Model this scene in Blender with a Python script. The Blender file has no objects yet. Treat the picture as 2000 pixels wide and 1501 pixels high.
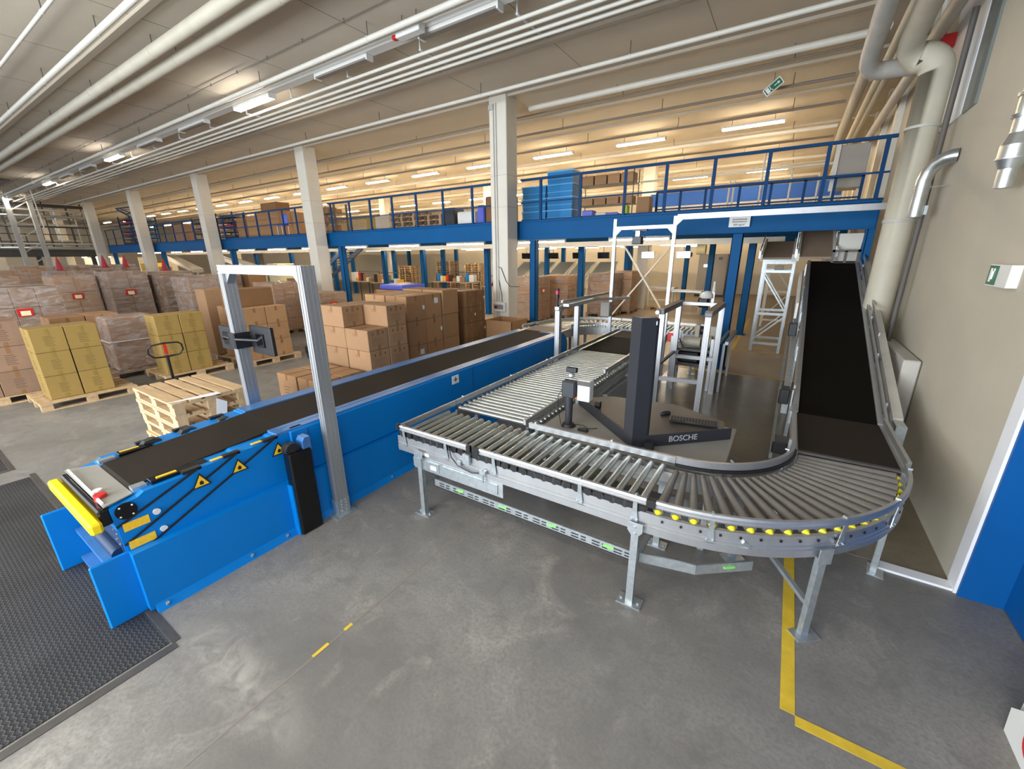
import bpy, math, random
from mathutils import Vector, Matrix
random.seed(7)
PI = math.pi
C = bpy.context.scene.collection
D = bpy.data

# ------------------------------------------------------------------ materials
def nt_new(name):
    m = D.materials.new(name); m.use_nodes = True
    nt = m.node_tree
    b = nt.nodes['Principled BSDF']
    return m, nt, b

def mat(name, col, rough=.5, metal=0., var=.0, scale=4., bump=0., bscale=60., spec=None, rvar=0., stretch=None, emit=None, rnd=0.):
    m, nt, b = nt_new(name)
    b.inputs['Base Color'].default_value = (*col, 1)
    b.inputs['Roughness'].default_value = rough
    b.inputs['Metallic'].default_value = metal
    if spec is not None: b.inputs['Specular IOR Level'].default_value = spec
    L = nt.links.new
    if var or bump or rvar or rnd:
        tc = nt.nodes.new('ShaderNodeTexCoord')
        mp = nt.nodes.new('ShaderNodeMapping')
        if stretch: mp.inputs['Scale'].default_value = stretch
        L(tc.outputs['Object'], mp.inputs['Vector'])
    if var or rvar or rnd:
        n = nt.nodes.new('ShaderNodeTexNoise'); n.inputs['Scale'].default_value = scale
        n.inputs['Detail'].default_value = 5; n.inputs['Roughness'].default_value = .6
        L(mp.outputs[0], n.inputs['Vector'])
        if var or rnd:
            mr = nt.nodes.new('ShaderNodeMapRange')
            mr.inputs[1].default_value = .3; mr.inputs[2].default_value = .7
            mr.inputs[3].default_value = 1 - var; mr.inputs[4].default_value = 1 + var
            L(n.outputs[0], mr.inputs[0])
            v = mr.outputs[0]
            if rnd:
                oi = nt.nodes.new('ShaderNodeObjectInfo')
                m2 = nt.nodes.new('ShaderNodeMapRange'); m2.inputs[3].default_value = 1 - rnd; m2.inputs[4].default_value = 1 + rnd
                L(oi.outputs['Random'], m2.inputs[0])
                mm = nt.nodes.new('ShaderNodeMath'); mm.operation = 'MULTIPLY'
                L(v, mm.inputs[0]); L(m2.outputs[0], mm.inputs[1]); v = mm.outputs[0]
            vm = nt.nodes.new('ShaderNodeVectorMath'); vm.operation = 'SCALE'
            vm.inputs[0].default_value = col
            L(v, vm.inputs['Scale']); L(vm.outputs[0], b.inputs['Base Color'])
        if rvar:
            mr = nt.nodes.new('ShaderNodeMapRange')
            mr.inputs[1].default_value = .3; mr.inputs[2].default_value = .7
            mr.inputs[3].default_value = max(.02, rough - rvar); mr.inputs[4].default_value = rough + rvar
            L(n.outputs[0], mr.inputs[0]); L(mr.outputs[0], b.inputs['Roughness'])
    if bump:
        n2 = nt.nodes.new('ShaderNodeTexNoise'); n2.inputs['Scale'].default_value = bscale; n2.inputs['Detail'].default_value = 3
        L(mp.outputs[0], n2.inputs['Vector'])
        bp = nt.nodes.new('ShaderNodeBump'); bp.inputs['Strength'].default_value = bump; bp.inputs['Distance'].default_value = .01
        L(n2.outputs[0], bp.inputs['Height']); L(bp.outputs[0], b.inputs['Normal'])
    if emit:
        b.inputs['Emission Color'].default_value = (*emit[0], 1); b.inputs['Emission Strength'].default_value = emit[1]
    return m

def srgb(r, g, b):
    f = lambda c: (c/255/12.92) if c/255 <= .04045 else ((c/255+.055)/1.055)**2.4
    return (f(r), f(g), f(b))

M = {}
M['blue'] = mat('blue_paint', (.0, .165, .50), .42, var=.04, scale=1.5, spec=.25)
M['blue_top'] = mat('blue_paint_worn', (.045, .15, .36), .3, var=.15, scale=6)
M['steelblue'] = mat('blue_beam_paint', (.0, .085, .25), .6, var=.06, scale=2, spec=.2)
M['railblue'] = mat('blue_railing_paint', (.003, .045, .14), .6, spec=.2)
M['navy'] = mat('navy_sheet', (.01, .03, .08), .35)
M['alu'] = mat('anodised_aluminium', (.46, .465, .47), .4, metal=.8, var=.06, scale=8, stretch=(1, 1, .1))
M['alu_dark'] = mat('aluminium_groove', (.16, .16, .17), .5, metal=.5)
M['galv'] = mat('galvanised_steel', (.50, .54, .55), .38, metal=.8, var=.14, scale=25)
M['roller'] = mat('zinc_roller', (.52, .55, .52), .30, metal=.85, var=.08, scale=10)
M['roller_grey'] = mat('grey_roller_sleeve', (.16, .145, .125), .42, var=.08, scale=8)
M['black'] = mat('black_plastic', (.012, .012, .013), .4)
M['blackgloss'] = mat('black_gloss_panel', (.004, .004, .005), .12)
M['rubber'] = mat('black_rubber', (.02, .019, .018), .7)
M['belt'] = mat('brown_black_belt', (.020, .0145, .010), .75, var=.1, scale=2, spec=.15)
M['belt_dark'] = mat('dark_pvc_belt', (.005, .004, .0025), .8, var=.1, scale=2, spec=.08)
M['belt_brown'] = mat('brown_pvc_belt', (.27, .20, .145), .7, var=.1, scale=3)
M['yellow'] = mat('yellow_bumper_rubber', (.85, .62, .0), .45, var=.04)
M['ylabel'] = mat('yellow_label', (.85, .50, .02), .5, var=.12, scale=60)
M['ycap'] = mat('yellow_cap', (.85, .72, .02), .4)
M['white'] = mat('white_label', (.78, .78, .76), .5)
M['red'] = mat('red_plastic', (.55, .02, .02), .35)
M['conered'] = mat('red_cone_plastic', (.28, .004, .02), .45)
M['green'] = mat('green_sign', (.005, .13, .06), .45)
M['lime'] = mat('lime_clip', (.2, .6, .12), .5)
M['scale'] = mat('charcoal_powder_coat', (.026, .027, .032), .5, bump=.1, bscale=300)
M['scaletop'] = mat('brown_grey_scale_platform', (.045, .037, .031), .45)
M['letter'] = mat('grey_lettering', (.42, .42, .43), .5)
M['darkink'] = mat('dark_print', (.05, .045, .04), .6)
M['plate'] = mat('brushed_grey_sheet', (.34, .33, .29), .35, metal=.2, var=.05)
M['desk'] = mat('light_grey_tabletop', (.25, .235, .205), .45, var=.04)
M['colw'] = mat('painted_concrete_column', (.66, .62, .53), .7, var=.04, scale=3)
M['pipew'] = mat('cream_painted_pipe', (.66, .63, .55), .45, var=.04)
M['pipebeige'] = mat('beige_lagged_pipe', (.50, .46, .36), .6, var=.07, scale=3)
M['pipegrey'] = mat('grey_lagged_pipe', (.45, .43, .39), .55, var=.08, scale=4)
M['spiral'] = mat('spiral_duct', (.55, .57, .55), .3, metal=.9, var=.12, scale=12)
M['conduit'] = mat('brown_grey_conduit', (.20, .17, .14), .6)
M['hanger'] = mat('hanger_steel', (.10, .09, .08), .6)
M['cardboard'] = mat('cardboard', (.36, .195, .088), .8, var=.05, scale=5, rnd=.10)
M['cardboard_l'] = mat('pale_cardboard', (.31, .175, .085), .8, var=.05, scale=5, rnd=.07)
M['cardboard_d'] = mat('dark_cardboard', (.20, .10, .038), .8, var=.05, scale=5, rnd=.08)
M['cardboard_y'] = mat('yellow_cardboard', (.29, .185, .045), .8, var=.05, scale=5, rnd=.05)
M['cardboard_p'] = mat('pinkish_cardboard', (.25, .15, .09), .8, var=.08, scale=5, rnd=.12)
M['tape'] = mat('brown_packing_tape', (.24, .12, .05), .35)
M['tapey'] = mat('olive_packing_tape', (.26, .17, .04), .35)
M['wood'] = mat('pallet_pine', (.50, .34, .18), .75, var=.16, scale=3, stretch=(1, 6, 6), rnd=.08)
M['wood_old'] = mat('weathered_pallet_wood', (.30, .20, .12), .8, var=.15, scale=3, rnd=.1)
M['screen'] = mat('monitor_lit_screen', (.3, .3, .4), .3, emit=((.75, .80, 1.), 1.6))
M['bluebin'] = mat('blue_crate_plastic', (.012, .19, .46), .45, spec=.3)
M['bluecover'] = mat('blue_plastic_sheet', (.08, .11, .55), .35)
M['orange'] = mat('orange_plastic', (.75, .22, .03), .4)
M['cabinet'] = mat('grey_switch_cabinet', (.34, .31, .27), .5)
M['mdf'] = mat('beige_box_panel', (.42, .34, .25), .7, var=.05, scale=3)
M['bluerim'] = mat('light_blue_crate_rim', (.10, .36, .68), .4)
M['bluepanel'] = mat('royal_blue_panel', (.015, .10, .42), .4)
M['hivis'] = mat('hi_vis_fabric', (.55, .75, .05), .7)
M['offwhite'] = mat('off_white_plastic', (.68, .67, .63), .45)
M['darkmetal'] = mat('dark_machinery_metal', (.08, .075, .07), .45, metal=.4, var=.15, scale=9)
M['beigemotor'] = mat('beige_motor_housing', (.40, .36, .28), .5)
M['deckunder'] = mat('pale_trapezoid_sheet', (.62, .58, .50), .5)
M['door'] = mat('blue_door_paint', (.0, .075, .26), .5, var=.03, spec=.25)
M['trimw'] = mat('white_frame_paint', (.74, .74, .75), .5, var=.03)
M['glassdark'] = mat('window_grey_green_glass', (.16, .18, .165), .15)
M['tube_cool'] = mat('fluorescent_tube_cool', (1, 1, 1), .5, emit=((1., .93, .84), 26.))
M['tube_warm'] = mat('fluorescent_tube_warm', (1, 1, 1), .5, emit=((1., .80, .54), 23.))
M['tube_under'] = mat('fluorescent_tube_under_deck', (1, 1, 1), .5, emit=((1., .81, .57), 26.))
M['paintyellow'] = mat('yellow_floor_paint', (.62, .42, .03), .5, var=.15, scale=9)
M['redglow'] = mat('beacon_red_lens', (.45, .02, .05), .25)

def film():
    m, nt, b = nt_new('stretch_film')
    b.inputs['Base Color'].default_value = (.75, .72, .70, 1); b.inputs['Roughness'].default_value = .18
    tr = nt.nodes.new('ShaderNodeBsdfTransparent'); mx = nt.nodes.new('ShaderNodeMixShader')
    tc = nt.nodes.new('ShaderNodeTexCoord'); mp = nt.nodes.new('ShaderNodeMapping'); mp.inputs['Scale'].default_value = (3, 3, 9)
    mp.inputs['Rotation'].default_value = (.3, .5, 0)
    n = nt.nodes.new('ShaderNodeTexNoise'); n.inputs['Scale'].default_value = 1.2; n.inputs['Detail'].default_value = 6; n.inputs['Distortion'].default_value = 1.2
    cr = nt.nodes.new('ShaderNodeMapRange'); cr.inputs[1].default_value = .42; cr.inputs[2].default_value = .72; cr.inputs[3].default_value = .06; cr.inputs[4].default_value = .42
    bp = nt.nodes.new('ShaderNodeBump'); bp.inputs['Strength'].default_value = .8; bp.inputs['Distance'].default_value = .05
    L = nt.links.new
    L(tc.outputs['Object'], mp.inputs[0]); L(mp.outputs[0], n.inputs['Vector']); L(n.outputs[0], cr.inputs[0])
    L(n.outputs[0], bp.inputs['Height']); L(bp.outputs[0], b.inputs['Normal'])
    L(cr.outputs[0], mx.inputs[0]); L(tr.outputs[0], mx.inputs[1]); L(b.outputs[0], mx.inputs[2])
    L(mx.outputs[0], nt.nodes['Material Output'].inputs[0])
    return m
M['film'] = film()

WX, WY, WR, WSX, WSY = -2.4, .62, .0, 1/.8, 1/.2
def concrete(name, base, light, dark, rough, rv):
    m, nt, b = nt_new(name); L = nt.links.new
    tc = nt.nodes.new('ShaderNodeTexCoord')
    def noise(scale, det, dist=0, st=(1, 1, 1)):
        mp = nt.nodes.new('ShaderNodeMapping'); mp.inputs['Scale'].default_value = st
        L(tc.outputs['Object'], mp.inputs[0])
        n = nt.nodes.new('ShaderNodeTexNoise'); n.inputs['Scale'].default_value = scale; n.inputs['Detail'].default_value = det
        n.inputs['Distortion'].default_value = dist; n.inputs['Roughness'].default_value = .62
        L(mp.outputs[0], n.inputs['Vector']); return n.outputs[0]
    def ramp(v, a, bb):
        r = nt.nodes.new('ShaderNodeMapRange'); r.inputs[1].default_value = a; r.inputs[2].default_value = bb; L(v, r.inputs[0]); return r.outputs[0]
    def mix(f, a, c):
        x = nt.nodes.new('ShaderNodeMix'); x.data_type = 'RGBA'
        L(f, x.inputs[0])
        for s, i in ((a, 6), (c, 7)):
            if isinstance(s, tuple): x.inputs[i].default_value = (*s, 1)
            else: L(s, x.inputs[i])
        return x.outputs[2]
    c1 = mix(ramp(noise(.55, 9, .8), .35, .7), base, dark)
    c2 = mix(ramp(noise(1.6, 10, 1.5), .55, .85), c1, light)
    c2 = mix(ramp(noise(6, 10, .6), .5, .8), c2, dark)
    c3 = mix(ramp(noise(45, 6), .42, .85), c2, dark)
    if name == 'worn_grey_concrete':
        # pale dusty wear track worn into the slab
        g = nt.nodes.new('ShaderNodeNewGeometry'); mp2 = nt.nodes.new('ShaderNodeMapping'); mp2.vector_type = 'POINT'
        vs = nt.nodes.new('ShaderNodeVectorMath'); vs.operation = 'SUBTRACT'; vs.inputs[1].default_value = (WX, WY, 0)
        L(g.outputs['Position'], vs.inputs[0]); mp2.inputs['Rotation'].default_value = (0, 0, WR); mp2.inputs['Scale'].default_value = (WSX, WSY, 0)
        L(vs.outputs[0], mp2.inputs[0])
        ln_ = nt.nodes.new('ShaderNodeVectorMath'); ln_.operation = 'LENGTH'; L(mp2.outputs[0], ln_.inputs[0])
        r1 = nt.nodes.new('ShaderNodeMapRange'); r1.inputs[1].default_value = 1.0; r1.inputs[2].default_value = .1; L(ln_.outputs['Value'], r1.inputs[0])
        mu = nt.nodes.new('ShaderNodeMath'); mu.operation = 'MULTIPLY'; L(r1.outputs[0], mu.inputs[0]); L(ramp(noise(5, 9, 1.2), .38, .68), mu.inputs[1])
        c3 = mix(mu.outputs[0], c3, (.36, .335, .29))
    L(c3, b.inputs['Base Color'])
    r = nt.nodes.new('ShaderNodeMapRange'); r.inputs[3].default_value = rough - rv; r.inputs[4].default_value = rough + rv
    r.inputs[1].default_value = .3; r.inputs[2].default_value = .7
    L(noise(1.1, 8, 1), r.inputs[0]); L(r.outputs[0], b.inputs['Roughness'])
    bp = nt.nodes.new('ShaderNodeBump'); bp.inputs['Strength'].default_value = .12 if name.startswith('worn') else .012; bp.inputs['Distance'].default_value = .01
    if name.startswith('worn'): L(noise(25, 6), bp.inputs['Height']); L(bp.outputs[0], b.inputs['Normal'])
    return m, nt, b
M['floor'] = concrete('worn_grey_concrete', (.25, .235, .21), (.38, .35, .30), (.13, .122, .11), .48, .14)[0]
M['floor_coat'] = concrete('sealed_olive_brown_floor', (.20, .165, .115), (.24, .20, .14), (.15, .125, .09), .24, .03)[0]
M['floor_warm_lit'] = concrete('sealed_floor_lit_tan', (.36, .29, .20), (.42, .34, .24), (.31, .25, .172), .42, .02)[0]  # bright tan is the warm under-deck light painted into the floor colour
M['ceil'] = mat('painted_concrete_ceiling', (.54, .475, .375), .8, var=.04, scale=1.2, bump=.1, bscale=30)
M['wall'] = mat('painted_plaster_wall', (.47, .425, .335), .75, var=.06, scale=.9, bump=.08, bscale=40)
M['wallw'] = mat('pale_back_wall', (.70, .64, .52), .75, var=.04, scale=.8)

def tread():
    m, nt, b = nt_new('steel_tread_plate'); L = nt.links.new
    b.inputs['Base Color'].default_value = (.075, .078, .08, 1); b.inputs['Roughness'].default_value = .55; b.inputs['Metallic'].default_value = .35
    tc = nt.nodes.new('ShaderNodeTexCoord'); sp = nt.nodes.new('ShaderNodeSeparateXYZ'); L(tc.outputs['Object'], sp.inputs[0])
    def mth(op, a, c=None):
        x = nt.nodes.new('ShaderNodeMath'); x.operation = op
        for i, s in enumerate((a, c)):
            if s is None: continue
            if isinstance(s, (int, float)): x.inputs[i].default_value = s
            else: L(s, x.inputs[i])
        return x.outputs[0]
    # zig-zag ribs: fract(y*k + tri(x*k2))
    tri = mth('PINGPONG', mth('MULTIPLY', sp.outputs[0], 22.), .5)
    w = mth('SINE', mth('MULTIPLY', mth('ADD', mth('MULTIPLY', sp.outputs[1], 42.), tri), 6.283))
    s2 = mth('MAXIMUM', w, 0.)
    bp = nt.nodes.new('ShaderNodeBump'); bp.inputs['Strength'].default_value = .35; bp.inputs['Distance'].default_value = .006
    L(s2, bp.inputs['Height']); L(bp.outputs[0], b.inputs['Normal'])
    n = nt.nodes.new('ShaderNodeTexNoise'); n.inputs['Scale'].default_value = 1.5; n.inputs['Detail'].default_value = 8; L(tc.outputs['Object'], n.inputs['Vector'])
    a = mth('MULTIPLY', n.outputs[0], .05); a2 = mth('ADD', mth('MULTIPLY', s2, .012), mth('ADD', a, .004))
    cb = nt.nodes.new('ShaderNodeCombineColor'); L(a2, cb.inputs[0]); L(a2, cb.inputs[1]); L(mth('MULTIPLY', a2, 1.04), cb.inputs[2])
    L(cb.outputs[0], b.inputs['Base Color'])
    return m
M['tread'] = tread()

# ------------------------------------------------------------------ mesh builder
class MB:
    def __init__(s): s.v = []; s.f = []; s.sm = []; s.marks = []; s.deep = 0
    def add(s, vs, fs, smooth=False):
        o = len(s.v); s.v += [tuple(v) for v in vs]
        for f in fs: s.f.append([i + o for i in f]); s.sm.append(smooth)
        return s
    def box(s, x0, x1, y0, y1, z0, z1):
        vs = [(x, y, z) for z in (z0, z1) for y in (y0, y1) for x in (x0, x1)]
        return s.add(vs, [(0, 2, 3, 1), (4, 5, 7, 6), (0, 1, 5, 4), (2, 6, 7, 3), (0, 4, 6, 2), (1, 3, 7, 5)])
    def bbox(s, x0, x1, y0, y1, z0, z1, b=.01):
        # chamfered box
        import itertools
        n = len(s.v)
        pts = []
        for sx, sy, sz in itertools.product((0, 1), repeat=3):
            X, Y, Z = (x0, x1)[sx], (y0, y1)[sy], (z0, z1)[sz]
            dx, dy, dz = (b, -b)[sx], (b, -b)[sy], (b, -b)[sz]
            pts += [(X, Y + dy, Z + dz), (X + dx, Y, Z + dz), (X + dx, Y + dy, Z)]
        ix = lambda sx, sy, sz, a: (sx * 4 + sy * 2 + sz) * 3 + a
        F = []
        for sx in (0, 1):
            q = [ix(sx, 0, 0, 0), ix(sx, 1, 0, 0), ix(sx, 1, 1, 0), ix(sx, 0, 1, 0)]; F.append(q if sx else q[::-1])
        for sy in (0, 1):
            q = [ix(0, sy, 0, 1), ix(1, sy, 0, 1), ix(1, sy, 1, 1), ix(0, sy, 1, 1)]; F.append(q if not sy else q[::-1])
        for sz in (0, 1):
            q = [ix(0, 0, sz, 2), ix(1, 0, sz, 2), ix(1, 1, sz, 2), ix(0, 1, sz, 2)]; F.append(q if sz else q[::-1])
        for a1 in (0, 1):
            for a2 in (0, 1):
                F.append([ix(a1, a2, 0, 0), ix(a1, a2, 1, 0), ix(a1, a2, 1, 1), ix(a1, a2, 0, 1)])
                F.append([ix(a1, 0, a2, 0), ix(a1, 1, a2, 0), ix(a1, 1, a2, 2), ix(a1, 0, a2, 2)])
                F.append([ix(0, a1, a2, 1), ix(1, a1, a2, 1), ix(1, a1, a2, 2), ix(0, a1, a2, 2)])
        for sx, sy, sz in itertools.product((0, 1), repeat=3): F.append([ix(sx, sy, sz, 0), ix(sx, sy, sz, 1), ix(sx, sy, sz, 2)])
        return s.add(pts, F)
    def bar(s, p, q, w, h, up=(0, 0, 1)):
        p = Vector(p); q = Vector(q); d = (q - p).normalized(); u = Vector(up)
        if abs(d.dot(u)) > .98: u = Vector((0, 1, 0))
        r = d.cross(u).normalized(); u = r.cross(d).normalized()
        vs = [c + r * (a * w / 2) + u * (b * h / 2) for c in (p, q) for a, b in ((-1, -1), (1, -1), (1, 1), (-1, 1))]
        return s.add(vs, [(0, 3, 2, 1), (4, 5, 6, 7), (0, 1, 5, 4), (1, 2, 6, 5), (2, 3, 7, 6), (3, 0, 4, 7)])
    def cyl(s, p, q, r, r2=None, n=12, cap=True):
        p = Vector(p); q = Vector(q); d = (q - p).normalized(); r2 = r if r2 is None else r2
        u = Vector((0, 0, 1)) if abs(d.z) < .9 else Vector((1, 0, 0))
        a = d.cross(u).normalized(); b = a.cross(d)
        vs = []
        for c, R in ((p, r), (q, r2)):
            for k in range(n):
                t = 2 * PI * k / n; vs.append(c + a * (R * math.cos(t)) + b * (R * math.sin(t)))
        s.add(vs, [(k, (k + 1) % n, n + (k + 1) % n, n + k) for k in range(n)], True)
        if cap: s.add(vs, [tuple(range(n))[::-1], tuple(range(n, 2 * n))])
        return s
    def tube(s, pts, r, n=10, cap=True):
        pts = [Vector(p) for p in pts]; N = len(pts); vs = []; prev = None
        for i, p in enumerate(pts):
            d = (pts[min(i + 1, N - 1)] - pts[max(i - 1, 0)]).normalized()
            if prev is None:
                u = Vector((0, 0, 1)) if abs(d.z) < .9 else Vector((1, 0, 0)); a = d.cross(u).normalized()
            else:
                a = (prev - d * prev.dot(d)).normalized()
            prev = a; b = d.cross(a)
            R = r[i] if isinstance(r, (list, tuple)) else r
            for k in range(n):
                t = 2 * PI * k / n; vs.append(p + a * (R * math.cos(t)) + b * (R * math.sin(t)))
        fs = [(i * n + k, i * n + (k + 1) % n, (i + 1) * n + (k + 1) % n, (i + 1) * n + k) for i in range(N - 1) for k in range(n)]
        s.add(vs, fs, True)
        if cap: s.add(vs[:n], [tuple(range(n))[::-1]]); s.add(vs[-n:], [tuple(range(n))])
        return s
    def prism(s, poly, axis, a, b):
        # poly: 2D points; axis 'x': (y,z); 'y': (x,z); 'z': (x,y)
        f = {'x': lambda p, t: (t, p[0], p[1]), 'y': lambda p, t: (p[0], t, p[1]), 'z': lambda p, t: (p[0], p[1], t)}[axis]
        n = len(poly)
        vs = [f(p, a) for p in poly] + [f(p, b) for p in poly]
        s.add(vs, [tuple(range(n))[::-1], tuple(range(n, 2 * n))] + [(k, (k + 1) % n, n + (k + 1) % n, n + k) for k in range(n)])
        return s
    def sweep(s, prof, path, smooth=False):
        # prof: list of (offset outwards, z); path: list of (x,y,nx,ny) 
        n = len(prof); vs = []
        for (x, y, nx, ny) in path:
            for (o, z) in prof: vs.append((x + nx * o, y + ny * o, z))
        N = len(path)
        s.add(vs, [(i * n + k, i * n + (k + 1) % n, (i + 1) * n + (k + 1) % n, (i + 1) * n + k) for i in range(N - 1) for k in range(n)], smooth)
        s.add(vs[:n], [tuple(range(n))[::-1]]); s.add(vs[-n:], [tuple(range(n))])
        return s
    def build(s, name, m, parent=None, loc=None):
        me = D.meshes.new(name)
        P = parent_world(parent) if parent else Vector((0, 0, 0))
        if loc is None: loc = Vector(P) if parent else centre(s.v)
        if parent and name in SPLIT and len(s.marks) > 1 and not s.v_custom():
            last = None; ms = s.marks + [(len(s.v), len(s.f))]
            for (v0, f0), (v1, f1) in zip(ms, ms[1:]):
                q = MB(); q.v = s.v[v0:v1]; q.f = [[i - v0 for i in f] for f in s.f[f0:f1]]; q.sm = s.sm[f0:f1]
                last = q.build(name, m, parent, loc)
            return last
        else: loc = Vector(loc)
        me.from_pydata([tuple(Vector(v) - loc) for v in s.v], [], s.f)
        me.polygons.foreach_set('use_smooth', s.sm)
        me.materials.append(M[m] if isinstance(m, str) else m)
        me.update()
        import bmesh
        bm = bmesh.new(); bm.from_mesh(me); bmesh.ops.recalc_face_normals(bm, faces=bm.faces); bm.to_mesh(me); bm.free()
        o = D.objects.new(name, me); C.objects.link(o)
        o.location = loc - P
        if parent: o.parent = parent
        return o

def _wrap(fn):
    def g(s, *a, **k):
        if s.deep == 0: s.marks.append((len(s.v), len(s.f)))
        s.deep += 1; fn(s, *a, **k); s.deep -= 1
        return s
    return g
for _n in ('box', 'bbox', 'bar', 'cyl', 'tube', 'prism', 'sweep'): setattr(MB, _n, _wrap(getattr(MB, _n)))
MB.v_custom = lambda s: s.marks[0] != (0, 0)
SPLIT = {'tape_strip', 'guide_rail', 'side_frame', 'cross_stretcher', 'crossbar', 'diagonal_brace', 'upright', 'side_wall', 'steering_wheel', 'end_guard', 'nose_bearing', 'shelf', 'post', 'stringer', 'hanger', 'end_cap', 'inner_beam', 'bolt', 'screw', 'rail_joiner', 'top_rail', 'motor', 'foot_pad', 'hose', 'cable', 'head', 'side_tube', 'joint_band', 'drive_cover', 'standoff', 'brace', 'arm_piece', 'white_tab', 'leg_post', 'housing_seam', 'clamp', 'gearbox', 'rail', 'valve_box', 'sensor', 'side_table_leg', 'frame_bar', 'lacing', 'hanger_post'}
def centre(v):
    xs = [a[0] for a in v]; ys = [a[1] for a in v]; zs = [a[2] for a in v]
    return Vector(((min(xs) + max(xs)) / 2, (min(ys) + max(ys)) / 2, min(zs)))
def parent_world(p):
    r = Vector((0, 0, 0))
    while p: r += p.location; p = p.parent
    return r
def tag(o, label, cat, group=None, kind=None):
    o['label'] = label; o['category'] = cat
    if group: o['group'] = group
    if kind: o['kind'] = kind
    return o
def thing(name, loc, label, cat, group=None):
    o = D.objects.new(name, None); C.objects.link(o); o.location = loc; o.empty_display_size = .1
    return tag(o, label, cat, group)
def struct(o): o['kind'] = 'structure'; return o
def copy_tree(o, parent=None):
    c = o.copy(); C.objects.link(c)
    if parent: c.parent = parent
    for ch in list(o.children): copy_tree(ch, c)
    return c
def plabel(o, l): o['label'] = l; return o

def extrude_profile(mb, p, q, w, h):
    """aluminium slot profile w x h along p-q, with grooves"""
    p = Vector(p); q = Vector(q); d = (q - p).normalized()
    u = Vector((0, 0, 1)) if abs(d.z) < .9 else Vector((0, 1, 0))
    r = d.cross(u).normalized(); u = r.cross(d).normalized()
    g = .006
    def side(L):
        n = max(1, round(L / .04)); out = [(-L / 2, 0)]
        for k in range(n):
            c = -L / 2 + L * (k + .5) / n; sw = .006
            out += [(c - sw, 0), (c - sw, g), (c + sw, g), (c + sw, 0)]
        return out
    poly = []
    for (a, i) in side(w): poly.append((a, -h / 2 + i))
    for (a, i) in side(h): poly.append((w / 2 - i, a))
    for (a, i) in side(w): poly.append((-a, h / 2 - i))
    for (a, i) in side(h): poly.append((-w / 2 + i, -a))
    n = len(poly)
    vs = [c + r * a + u * b for c in (p, q) for a, b in poly]
    mb.add(vs, [tuple(range(n))[::-1], tuple(range(n, 2 * n))] + [(k, (k + 1) % n, n + (k + 1) % n, n + k) for k in range(n)])
    return mb

def text(body, size, loc, rot, parent, m='letter', name='lettering', align='CENTER'):
    cu = D.curves.new(name, 'FONT'); cu.body = body; cu.size = size; cu.extrude = .0008; cu.align_x = align; cu.align_y = 'CENTER'
    cu.materials.append(M[m])
    cu.offset = .0006
    tmp = D.objects.new('tmp', cu); C.objects.link(tmp); bpy.context.view_layer.update()
    me = D.meshes.new_from_object(tmp.evaluated_get(bpy.context.evaluated_depsgraph_get())); D.objects.remove(tmp)
    if not me.materials: me.materials.append(M[m])
    o = D.objects.new(name, me); C.objects.link(o); o.location = Vector(loc) - parent_world(parent); o.rotation_euler = rot
    o.parent = parent
    return o
FACE_PX = (PI / 2, 0, PI / 2)     # text facing +X
FACE_NY = (PI / 2, 0, 0)          # text facing -Y
ORD = ['first', 'second', 'third', 'fourth', 'fifth', 'sixth', 'seventh', 'eighth', 'ninth', 'tenth', 'eleventh', 'twelfth', 'thirteenth', 'fourteenth', 'fifteenth', 'sixteenth', 'seventeenth', 'eighteenth', 'nineteenth', 'twentieth']

# ================================================================== room shell
CEIL = 5.85
XL, XR, YB = -62., 1.38, 28.5
struct(MB().box(XL, 6, -6, YB, -.2, 0).build('floor', 'floor'))
struct(MB().box(XL, 6, -6, YB, CEIL, CEIL + .2).build('ceiling', 'ceil'))
struct(MB().box(XR, XR + .3, 3.93, YB, 0, CEIL).build('wall_right', 'wall'))
struct(MB().box(XL, XR + .3, YB, YB + .2, 0, CEIL).build('wall_back', 'wallw'))
struct(MB().box(XL - .2, XL, -6, YB, 0, CEIL).build('wall_left', 'wallw'))
# white door frame round the wall end + blue reveal and leaf
struct(MB().box(XR - .008, XR + .3, 3.785, 3.93, 0, CEIL).box(XR - .012, XR - .006, 3.8, 3.93, 1.9, 1.905).build('trim_1', 'trimw'))
struct(MB().box(.93, XR - .008, 3.80, 3.90, .0, .02).build('trim_2', 'trimw'))
dr = struct(MB().box(XR + .01, 1.62, 3.76, 3.784, 0, CEIL).box(1.62, 1.68, .4, 3.784, 0.01, CEIL).build('door_1', 'door'))
MB().box(1.612, 1.62, 3.2, 3.22, .02, CEIL - .1).build('door_seam', 'navy', dr)
# sealed floor coating in the conveyor loop
struct(MB().box(-2.14, -2.125, -.5, 4.2, 0, .0012).build('trim_31', 'conduit'))
struct(MB().box(-2.150, -2.128, .95, 1.06, 0, .0022).box(-2.150, -2.126, 1.18, 1.24, 0, .0022).build('trim_32', 'paintyellow'))
fc = MB().box(-1.85, XR, 3.90, 9.30, .0, .004).build('floor_coating', 'floor_coat'); struct(fc)
fc = MB().box(-60, XR, 9.36, YB, .0, .004).build('floor_coating_back', 'floor_warm_lit'); fc.name = 'floor_2'; struct(fc)
ln = MB().box(-1.85, XR, 9.30, 9.36, 0, .005).build('trim_3', 'paintyellow'); struct(ln)
# window high in the right wall
w = struct(MB().box(XR - .02, XR + .01, 7.32, 8.75, 3.86, 5.7).build('window_1', 'trimw'))
MB().box(XR - .025, XR + .01, 6.86, 7.30, 3.86, 5.8).build('window_glass', 'glassdark', w)
MB().box(XR - .03, XR - .02, 7.29, 7.33, 3.86, 5.8).build('window_frame', 'trimw', w)
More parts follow.
